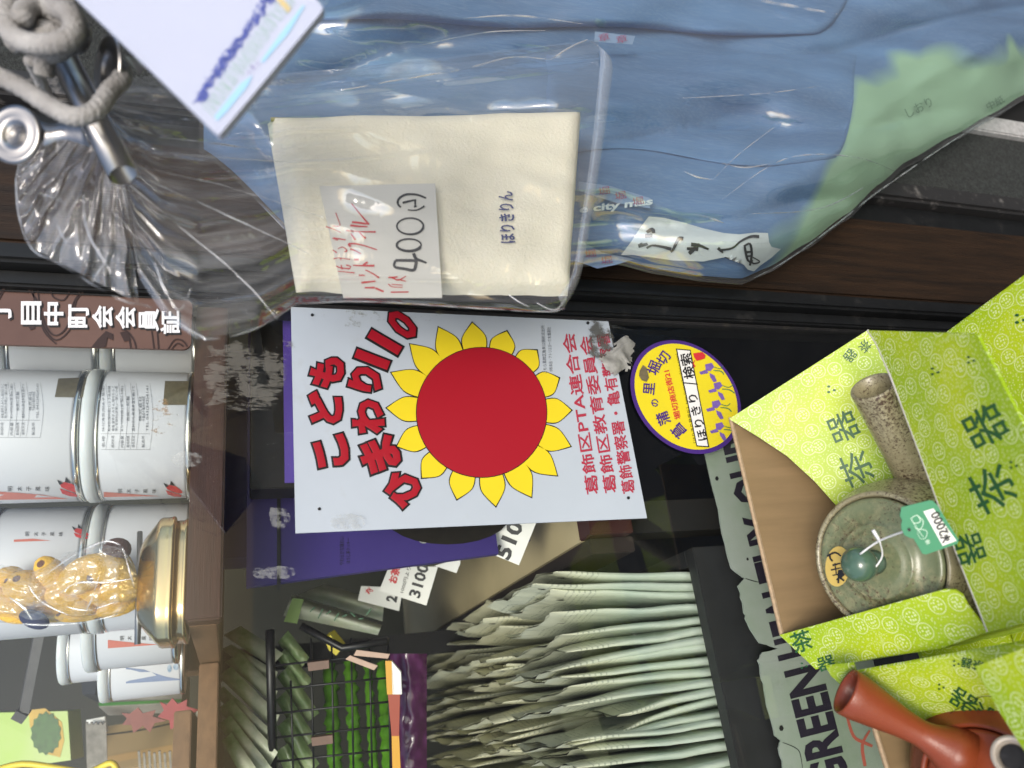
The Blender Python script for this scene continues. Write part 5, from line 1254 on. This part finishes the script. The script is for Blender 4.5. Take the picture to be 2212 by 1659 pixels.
M_ptag = mat('pale_blue_tag', (0.30, 0.40, 0.62), 0.5, var=0.15, vs=60); M_stamp = mat('stamp_pink', (0.42, 0.10, 0.22), 0.6)
for pts, marks in (([(1285, 68), (1372, 78), (1366, 96), (1284, 90)], [(1305, 80), (1343, 84)]), ([(1250, 392), (1320, 402), (1405, 428), (1404, 450), (1330, 438), (1250, 412)], [(1305, 412), (1340, 422), (1378, 434)]), ([(1248, 516), (1300, 545), (1370, 560), (1330, 572), (1290, 580), (1248, 565)], [(1275, 548), (1310, 562)])):
    cloth(pts, 0.002, M_ptag, 'printed_tag')
    gs = G()
    for mx, my in marks: text(gs, '章' if my < 100 else '堀', onden, (mx, my), (-.2, -1), 24, 17, lift=0.0035)
    gs.make('red_stamp', M_stamp, db)
gs = G(); text(gs, 'しおり', onden, (1985, 232), (-.5, -1), 60, 22, lift=0.002); text(gs, '中紙', onden, (2150, 222), (-.5, -1), 40, 18, lift=0.002); gs.make('faint_lettering', mat('faint_ink', (0.10, 0.2, 0.12), 0.6), db)
# clear outer bag
def dfilm(u, v):
    x = 430 + u * 1910; yb = lowb(x) + 5; y = -180 + v * (yb + 180)
    e = max(0.0, min(1.0, (lowb(x) + 5 - y) / 120.0))
    f = 0.014 * NZ.noise(V((x * 0.0035, y * 0.010, 21))) + 0.004 * abs(NZ.noise(V((x * 0.009, y * 0.024, 4))))
    return atY(x, y, denimY(x, min(y, lowb(x) - 6)) - 0.027 - 0.012 * math.sqrt(e) + f * math.sqrt(e + .05))
vs, fs, uv = grid(dfilm, 150, 70)
mesh('clear_bag', vs, fs, film('denim_bag_film', tint=(0.90, 0.98, 0.97), haze=0.045, rough=0.13, crinkle=0.06, cs=8, gl=4.6, uvb=(3, 7, 0.06)), db, uv, True)

for L, r_ in (([(1617, -4), (1690, 10), (1810, 30)], 2.2), ([(1540, 388), (1600, 330), (1690, 262)], 0.7), ([(1474, 212), (1650, 202), (1770, 186)], 0.8), ([(1560, 430), (1700, 342), (1850, 340), (1945, 376)], 0.9), ([(1470, 366), (1505, 382), (1540, 388)], 1.0), ([(1620, 462), (1780, 448), (1900, 384)], 0.9), ([(1560, 352), (1610, 362), (1680, 350)], 0.8), ([(1600, 614), (1700, 562), (1810, 482), (1900, 412), (2060, 303), (2212, 214)], 1.1), ([(1500, 462), (1530, 470), (1565, 482)], 1.3), ([(1000, 40), (1120, 34), (1260, 52)], 1.2), ([(900, 100), (1050, 70), (1180, 66)], 0.8)):
    P = smooth3([atY(x, y, denimY(x, min(y, lowb(x) - 6)) - 0.0405 * min(1, max(0.45, (lowb(x) - y) / 120))) for x, y in L], 8); n_ = len(P)
    G().tube(P, [0.0009 * r_ * math.sin(math.pi * (k + 0.5) / n_) for k in range(n_)], 6).make('fold_glint', M_fold_glint, db, True)  # pale streaks painting the reflections on the denim bag's creases

# ---- towel in a bag
tw = thing('bagged_towel', 'cream hand towel with price card in a clear bag, held by steel clip', 'towel', atY(1000, 640, -0.13))
C0, C1, C2, C3 = [V(atY(x, y, -0.128)) for x, y in ((578, 268), (1254, 250), (1226, 640), (640, 632))]
M_tow = mat('cream_towel', (0.90, 0.85, 0.68), 0.95, var=0.04, vs=14, bump=0.5, bs=420, sss=0.1)
def towel(dx, dy, th, k):
    def fn(u, v):
        p = C0.lerp(C1, v).lerp(C3.lerp(C2, v), u)
        e = min(1.0, min(u, 1 - u) * 9, min(v, 1 - v) * 14)
        r = math.sqrt(max(0, 1 - (1 - e) ** 2))
        wob = 0.0026 * NZ.noise(V((u * 4, v * 5, k))) + 0.0016 * NZ.noise(V((u * 11, v * 8, k + 3))) + 0.002 * math.sin(v * 5 + k) * (u - .5)
        return p + V((dx + (0.0012 * NZ.noise(V((u * 3, v * 6, 9))) if 0.02 < u < 0.98 else 0.002 * NZ.noise(V((v * 8, k, 0)))), -th * r + wob * r, dy))
    return fn
vs, fs, uv = grid(towel(0.008, -0.004, 0.010, 4), 40, 50); vs = [v + V((0, 0.010, 0)) for v in vs]
mesh('rear_fold', vs, fs, M_tow, tw, uv, True)
vs, fs, uv = grid(towel(0, 0, 0.015, 1), 48, 60)
mesh('front_fold', vs, fs, M_tow, tw, uv, True)
g = G().tube(smooth3([atY(x, y, -0.136) for x, y in ((585, 258), (740, 262), (900, 268), (1040, 266), (1170, 258), (1215, 256))], 6), 0.0017, 6, True)
g.make('olive_piping', mat('olive_thread', (0.30, 0.28, 0.08), 0.8, var=0.3, vs=200), tw, True)
TW = Plane(C0 + V((0, -0.0170, 0)), C1 + V((0, -0.0170, 0)), C2 + V((0, -0.0170, 0)))
G_ = G(); text(G_, 'ほりきりん', TW, (1094, 470), (-1, 0.05), 112, 33, bold=0.02, lift=0.0006); G_.make('towel_lettering', mat('navy_print', (0.035, 0.045, 0.17), 0.8), tw)
# price card in front of the towel
PC = Plane(atY(690, 400, -0.150), atY(945, 395, -0.150), atY(950, 640, -0.1485))
cd_ = [PC(x, y, 0) for x, y in ((690, 402), (940, 396), (955, 643), (742, 643))]
panel('price_card', cd_, 0.0007, mat('card_white', (0.70, 0.69, 0.64), 0.6, var=0.05, vs=20), tw)
q = cr(658.3, 384, 5.498)
gk = G()
el = lambda cx, cy, rx, ry, o=0: [(cx + rx * math.cos(k * 0.42 + o), cy + ry * math.sin(k * 0.42 + o)) for k in range(16)]
gk.strokes([q(L) for L in ([(1075, 985), (1066, 1060), (1180, 1085), (1290, 1100), (1315, 1040), (1310, 992), (1180, 985), (1075, 985)], [(1290, 900), (1320, 965), (1380, 990), (1445, 1015)], el(1235, 803, 145, 72, .3), el(1250, 580, 158, 96, .2))], 7.0, PC)
gk.strokes([q(L) for L in ([(1440, 245), (1330, 205), (1200, 203), (1115, 255), (1105, 315), (1140, 355)], [(1160, 302), (1240, 282), (1320, 265)], [(1310, 265), (1310, 345)], [(1295, 352), (1330, 340)], [(1222, 388), (1330, 388), (1420, 342)])], 5.0, PC); gk.make('black_writing', M_ink, tw)
gk = G()
gk.strokes([q(L) for L in ([(710, 1310), (830, 1308)], [(838, 1315), (935, 1356)], [(670, 1250), (840, 1232)], [(640, 1163), (715, 1163)], [(720, 1100), (800, 1140), (880, 1192)], [(570, 1045), (700, 1050), (825, 1050)], [(690, 1040), (745, 1005)], [(585, 978), (640, 976)], [(545, 822), (520, 792), (600, 788), (720, 815), (855, 860)], [(540, 850), (600, 872), (665, 908)], [(490, 632), (660, 645), (840, 648)], [(640, 640), (680, 690), (722, 725)], [(545, 665), (600, 742)], [(560, 530), (650, 540), (735, 552)], [(540, 570), (640, 580), (745, 585)], [(760, 560), (650, 430), (555, 310)], [(1020, 1363), (1230, 1360)])], 4.6, PC)
gk.strokes([q(L) for L in ([(990, 1190), (1100, 1180)], [(1000, 1180), (1060, 1200), (1110, 1220), (1200, 1172)], [(1100, 1210), (1200, 1232)], [(990, 1265), (1040, 1300), (1160, 1305)], [(1030, 1270), (1160, 1280)], [(390, 1115), (590, 1135)], [(370, 1050), (430, 1075), (540, 1082)], [(430, 1040), (445, 1095)], [(490, 1040), (545, 1060), (510, 1095)], [(340, 968), (410, 955), (430, 985)], [(420, 958), (540, 975)], [(390, 850), (450, 828), (500, 872), (470, 885)], [(330, 860), (380, 895)], [(330, 720), (390, 745)], [(340, 718), (485, 742)], [(250, 585), (340, 615), (425, 655)], [(330, 578), (415, 575), (395, 500), (365, 420)])], 3.0, PC); gk.make('red_writing', M_redink, tw)
# the film
Tt = [(0, (196, 180)), (.08, (300, 165)), (.2, (430, 160)), (.35, (610, 158)), (.5, (760, 146)), (.75, (1020, 116)), (.93, (1230, 92)), (1, (1276, 84))]
Bt = [(0, (262, 388)), (.06, (300, 600)), (.12, (360, 690)), (.2, (430, 735)), (.3, (560, 708)), (.38, (640, 656)), (.5, (760, 652)), (.75, (1010, 664)), (.93, (1175, 674)), (1, (1212, 668))]
rc = random.Random(12)
CREASES = [(rc.uniform(0.03, 0.97), rc.uniform(0.010, 0.024), rc.uniform(0.002, 0.0052), rc.uniform(-0.1, 0.25), rc.uniform(0.3, 0.9)) for _ in range(13)] + [(0.02, 0.03, 0.004, 0.2, 1.1), (0.09, 0.03, 0.007, 0.1, 1.1), (0.975, 0.03, 0.005, 0.3, 1.1)]
def tfilm(u, v):
    ax_, ay = interp(Tt, v); bx, by = interp(Bt, v)
    x, y = ax_ + (bx - ax_) * u, ay + (by - ay) * u
    if v > 0.9:
        k = (v - 0.9) / 0.1; bulge = math.sin(math.pi * (0.12 + 0.75 * u)); x += 46 * k * bulge * (1 - 0.6 * u)
    dcy = math.exp(-v * 4.2)
    f = 0.026 * dcy * NZ.noise(V((u * 7, v * 1.2, 1))) + 0.009 * dcy * NZ.noise(V((u * 17, v * 1.6, 6)))
    for uc, wd, am, v0, v1 in CREASES:
        if v0 < v < v1:
            d_ = abs(u + 0.03 * NZ.noise(V((v * 3, uc * 9, 5))) - uc) / wd
            if d_ < 1: f -= am * (1 - d_) * min(1, (v - v0) * 12, (v1 - v) * 6)
    f += 0.0090 * abs(NZ.noise(V((u * 6 - v * 3, v * 3, 7)))) + 0.0045 * NZ.noise(V((u * 4 + v * 2, v * 5, 3)))
    body = -0.164 - 0.014 * math.sin(math.pi * u) ** 0.5
    top_ = -0.215
    k = max(0, 1 - v / 0.45) ** 1.3
    ed = min(u, 1 - u) * 10
    Y = body * (1 - k) + top_ * k + f * min(1, ed + 0.35) + (0.012 * (1 - min(1, ed)) if v > .3 else 0)
    return atY(x, y, Y)
vs, fs, uv = grid(tfilm, 300, 110)
M_film = film('towel_bag_film', tint=(0.97, 0.98, 0.98), haze=0.045, rough=0.10, crinkle=0.22, cs=18, gl=3.2, milk=(0.34, 0.05, 0.62, 26, 2.2))
M_mouth = film('bag_mouth_film', tint=(0.97, 0.98, 0.98), haze=0.05, rough=0.10, crinkle=0.15, cs=18, gl=2.6, milk=(0.25, 0.9, 2.0, 16, 2.0))
mesh('clear_bag', vs, fs, M_film, tw, uv, True)
Ot = [(0, (40, 345)), (.25, (36, 440)), (.45, (64, 532)), (.7, (190, 600)), (1, (300, 655))]
It = [(0, (166, 225)), (.5, (205, 310)), (.9, (258, 385)), (1, (270, 400))]
def mouth(u, v):
    ox, oy = interp(Ot, u); ix, iy = interp(It, u)
    x, y = ix + (ox - ix) * v, iy + (oy - iy) * v
    f = -0.007 * sum(max(0, 1 - abs(u + .05 * NZ.noise(V((v * 4, a_ * 7, 3))) - a_) / 0.03) for a_ in (.08, .2, .33, .41, .55, .68, .8, .93)) * v ** .5 + 0.012 * v ** 0.7 * NZ.noise(V((u * 6, v * 2, 2))) + 0.008 * NZ.noise(V((u * 7, v * 6, 11))) * v
    return atY(x, y, -0.205 + 0.03 * v + f)
vs, fs, uv = grid(mouth, 130, 50)
mesh('bag_mouth', vs, fs, M_mouth, tw, uv, True)
# welted lower edge of the bag and its sharp folds, their highlights painted in as white streaks
M_welt = film('bag_welt_film', haze=0.15, rough=0.12, crinkle=0.2, cs=40, gl=2.5)
def bagY(x): return interp([(-200, (-0.19,)), (60, (-0.20,)), (200, (-0.222,)), (420, (-0.205,)), (640, (-0.186,)), (1400, (-0.182,))], x)[0]
wa = [(1270, 86), (1296, 112), (1290, 200), (1276, 330), (1256, 470), (1236, 590), (1206, 640)]; wb = [(1284, 92), (1322, 132), (1316, 215), (1298, 345), (1276, 480), (1252, 604), (1216, 668)]
La, Lb = smooth2(wa, 6), smooth2(wb, 6)
vs = []
for (xa_, ya_), (xb_, yb_) in zip(La, Lb):
    vs += [atY(xa_, ya_, -0.172), atY((xa_ + xb_) / 2, (ya_ + yb_) / 2, -0.177), atY(xb_, yb_, -0.168)]
nL = len(La)
mesh('bag_welt', vs, [(3 * k + c, 3 * k + c + 1, 3 * k + c + 4, 3 * k + c + 3) for k in range(nL - 1) for c in (0, 1)], M_welt, tw, None, True)
FOLD_GLINTS = [([(735, 195), (900, 166), (1000, 150), (1100, 124), (1190, 128)], 1.3), ([(1190, 128), (1230, 102), (1270, 86)], 1.4), ([(325, 295), (443, 307), (563, 323)], 1.2), ([(267, 320), (450, 338), (650, 352)], 0.7), ([(290, 377), (443, 443), (667, 547)], 0.9), ([(247, 460), (300, 520), (327, 553)], 0.8), ([(230, 563), (215, 585), (200, 610)], 1.4), ([(333, 566), (353, 620), (387, 670), (413, 623)], 1.5), ([(110, 560), (253, 643), (333, 666), (433, 726), (453, 733), (547, 713), (640, 656)], 1.0), ([(640, 656), (800, 652), (1010, 664), (1175, 674), (1214, 668)], 0.8), ([(1097, 636), (1120, 652), (1144, 663)], 0.8), ([(1160, 653), (1197, 670), (1220, 646), (1230, 613)], 1.0), ([(280, 400), (400, 500), (520, 600), (600, 690)], 0.7), ([(290, 360), (480, 400), (700, 470)], 0.6), ([(40, 345), (36, 440), (64, 532), (110, 560)], 1.0), ([(130, 400), (120, 470), (150, 540)], 1.3), ([(90, 420), (140, 440), (160, 500)], 1.0), ([(180, 420), (190, 500), (240, 590)], 1.1)]
for L, r_ in FOLD_GLINTS:
    P = smooth3([atY(x, y, bagY(x)) for x, y in L], 8)
    P = [q__ + V((0.0006 * NZ.noise(q__ * 90), 0, 0.0006 * NZ.noise(q__ * 80 + V((5, 0, 0))))) for q__ in P]
    n_ = len(P)
    G().tube(P, [0.00055 * r_ * (0.35 + 0.65 * math.sin(math.pi * (k + 0.5) / n_)) for k in range(n_)], 6).make('fold_glint', M_fold_glint, tw, True)

# ---- bulldog clips
def clip(label, a, b, r, ring_c, ring_n, ring_r, plate_from):
    t = thing('bulldog_clip', label, 'clip', (a + b) / 2, 'steel bulldog clips on the rope')
    ax_ = (b - a).normalized(); n = 30
    up = (ring_c - (a + b) / 2); up = (up - ax_ * up.dot(ax_)).normalized(); sd = ax_.cross(up)
    # rolled spring: an open tube with a slit
    vs, fs = [], []
    for k in range(n + 1):
        an = math.radians(20 + 320 * k / n)
        o = up * math.cos(an) * r + sd * math.sin(an) * r
        o2 = o * 0.90
        vs += [a + o, b + o, a + o2, b + o2]
    for k in range(n):
        i = 4 * k; fs += [(i, i + 4, i + 5, i + 1), (i + 2, i + 3, i + 7, i + 6), (i, i + 2, i + 6, i + 4), (i + 1, i + 5, i + 7, i + 3)]
    mesh('spring_roll', vs, fs, M_steel, t, None, True)
    ring_n = ring_n.normalized()
    G().lathe([(ring_r * 0.36, -0.0006), (ring_r * 0.40, 0.0006), (ring_r * 0.60, 0.0016), (ring_r * 0.74, 0.0004), (ring_r * 0.86, 0.0012), (ring_r, 0.0008), (ring_r * 1.0, -0.0004), (ring_r * 0.86, 0.0), (ring_r * 0.6, 0.0004), (ring_r * 0.36, -0.0006)], ring_c, ring_n, 40).make('finger_ring', M_steel, t, True)
    # plate from roll to ring
    m0, m1 = plate_from
    e = (ring_c - (m0 + m1) / 2).normalized(); w_ = (m1 - m0) / 2
    base = (m0 + m1) / 2
    pr = []
    for k in range(9):
        u = k / 8; c_ = base.lerp(ring_c - e * ring_r * 0.75, u) + ring_n * 0.0012 * math.sin(math.pi * u)
        hw = w_ * (1 - 0.45 * math.sin(math.pi * min(1, u * 0.9 + .05)) ** 2) * (1 - 0.25 * u)
        pr += [c_ - hw, c_ + hw]
    g = G(); n0 = len(pr); back = [p - ring_n * 0.0007 for p in pr]
    fs = [(2 * k, 2 * k + 1, 2 * k + 3, 2 * k + 2) for k in range(8)] + [(n0 + 2 * k + 1, n0 + 2 * k, n0 + 2 * k + 2, n0 + 2 * k + 3) for k in range(8)]
    fs += [(2 * k, 2 * k + 2, n0 + 2 * k + 2, n0 + 2 * k) for k in range(8)] + [(2 * k + 3, 2 * k + 1, n0 + 2 * k + 1, n0 + 2 * k + 3) for k in range(8)]
    g.add(pr + back, fs); g.make('lever', M_steel, t, True)
    return t
K0 = 0.385
clip('steel bulldog clip gripping the towel bag, ring facing the street', atK(122, 98, K0 + .02), atK(266, 378, K0), 0.0070, atK(32, 291, K0 - .004), -FWD + V((0, 0, .15)), 0.0142, (atK(160, 248, K0), atK(196, 318, K0 - .003)))
clip('steel bulldog clip half hidden behind the laminated card, rope through ring', atK(330, 60, K0 + .03), atK(400, 150, K0 + .03), 0.0052, atK(234, 148, K0 - .006), V((-0.25, -0.45, 1.0)), 0.0165, (atK(310, 110, K0 + .01), atK(350, 160, K0 + .01)))

# ---- rope
M_rope, t, p = new('cotton_rope')
tcx = t.n('TexCoord').outputs['Object']
wv = t.n('TexNoise', {'Vector': tcx, 'Scale': 600.0, 'Detail': 4.0}).outputs[0]
w2 = t.n('TexNoise', {'Vector': tcx, 'Scale': 45.0, 'Detail': 3.0}).outputs[0]
t.put(p.inputs['Base Color'], t.mix(t.ramp(w2, 0.3, 0.7), (0.22, 0.21, 0.20, 1), (0.43, 0.42, 0.405, 1)))
p.inputs['Roughness'].default_value = 0.95
t.put(p.inputs['Normal'], t.n('Bump', {'Height': wv, 'Strength': 0.8, 'Distance': 0.002}).outputs[0])
g = G()
RR = 0.0042
def rp_(L, r=RR): g.tube(smooth3([atK(x, y, k) for x, y, k in L], 14), r * 0.84, 16, twist=0.2)
rp_([(-40, 150, .36), (40, 185, .36), (110, 230, .355), (160, 252, .352), (205, 240, .355), (238, 196, .365), (262, 172, .372), (262, 150, .385)], 0.0050)
rp_([(30, -40, .37), (14, 30, .365), (30, 78, .36), (80, 96, .355), (130, 92, .352), (160, 66, .355), (150, 30, .36), (100, 14, .37), (60, 18, .365), (48, 40, .36)], 0.0056)
rp_([(60, -30, .40), (84, 10, .375), (140, 40, .37), (170, 66, .37), (130, 110, .372), (100, 120, .375), (96, 158, .38)], 0.0054)
rp_([(-20, 60, .38), (30, 40, .375), (80, 60, .372), (120, 74, .37), (160, 96, .378), (175, 70, .385), (150, 20, .39), (120, -30, .39)], 0.0055)
rp_([(20, -40, .40), (40, 10, .385), (70, 30, .375), (60, 70, .378), (30, 96, .385)], 0.0055)
rp_([(64, 130, .40), (90, 180, .42), (112, 232, .44)], 0.0036)
solo('cotton_rope', g.v, g.f, M_rope, 'knotted grey white cotton rope at the top left, tied through clip ring', 'rope', smooth=True)

# ---- laminated card with printed irises
KC = 0.315
CPn = Plane(atK(170, 0, KC + .02), atK(470, 288, KC - .005), atK(696, 20, KC + .012))
lc = thing('laminated_card', 'white laminated card with printed row of blue irises, hanging top left', 'card', CPn(470, 288, 0))
cpts = [(60, -110), (168, 0), (320, 146), (462, 284), (472, 291), (480, 284), (590, 152), (694, 26), (697, 16), (690, 6), (575, -110)]
panel('card', [CPn(x, y, 0) for x, y in cpts], 0.0035, mat('card_face', (0.47, 0.50, 0.62), 0.45, var=0.04, vs=14), lc)
panel('lamination', [CPn(x, y, 0.0012) for x, y in ([(54, -114), (162, 0), (316, 148), (460, 290), (473, 298), (486, 287), (596, 154), (700, 28), (703, 14), (694, 2), (580, -114)])], 0.0004, film('lamination_film', haze=0.02, rough=0.12, crinkle=0.02, cs=20, gl=0.5), lc)
q = cr(0, 0, 3.0)
def row(pts, jit, wdt, mm, name, seed, n=60):
    rr = random.Random(seed); L = smooth2(pts, n); g = G()
    for i in range(0, len(L) - 3, 2):
        (x, y) = L[i]
        g.strokes([q([(x + rr.uniform(-jit, jit), y + rr.uniform(-jit, jit)) for _ in range(4)])], wdt, CPn)
    g.make(name, mm, lc)
row([(1290, 650), (1430, 440), (1560, 260), (1740, 10), (1800, -80)], 36, 2.6, mat('card_blue', (0.035, 0.06, 0.38), 0.6), 'iris_print', 3, 52)
g = G(); rr = random.Random(5)
for i in range(46):
    u = i / 45; x, y = 1310 + (1830 - 1310) * u, 690 + (-40 - 690) * u
    g.strokes([q([(x + rr.uniform(-12, 12), y + rr.uniform(-8, 8)), (x + 45 + rr.uniform(-10, 20), y + 35 + rr.uniform(-14, 14)), (x + 70 + rr.uniform(-10, 20), y + 62 + rr.uniform(-14, 14))])], 1.6, CPn)
g.make('leaf_print', mat('card_leaf', (0.25, 0.42, 0.33), 0.6), lc)
g = G(); g.poly(q([(1390, 760), (1560, 545), (1640, 490), (1610, 560), (1470, 730), (1410, 790)]), CPn); g.poly(q([(1690, 400), (1820, 220), (1960, 40), (1980, 40), (1880, 210), (1710, 410)]), CPn); g.make('water_print', mat('card_water', (0.30, 0.55, 0.75), 0.6), lc)
g = G(); g.poly(q([(1780, -10), (1830, -10), (1890, 60), (1870, 85), (1850, 70)]), CPn); g.make('yellow_print', mat('card_yellow', (0.62, 0.48, 0.2), 0.6), lc)
g = G(); text(g, '-1-', CPn, q([(1640, 440)])[0], (-.7, -.7), 34, 12); g.make('lettering', M_iris, lc)
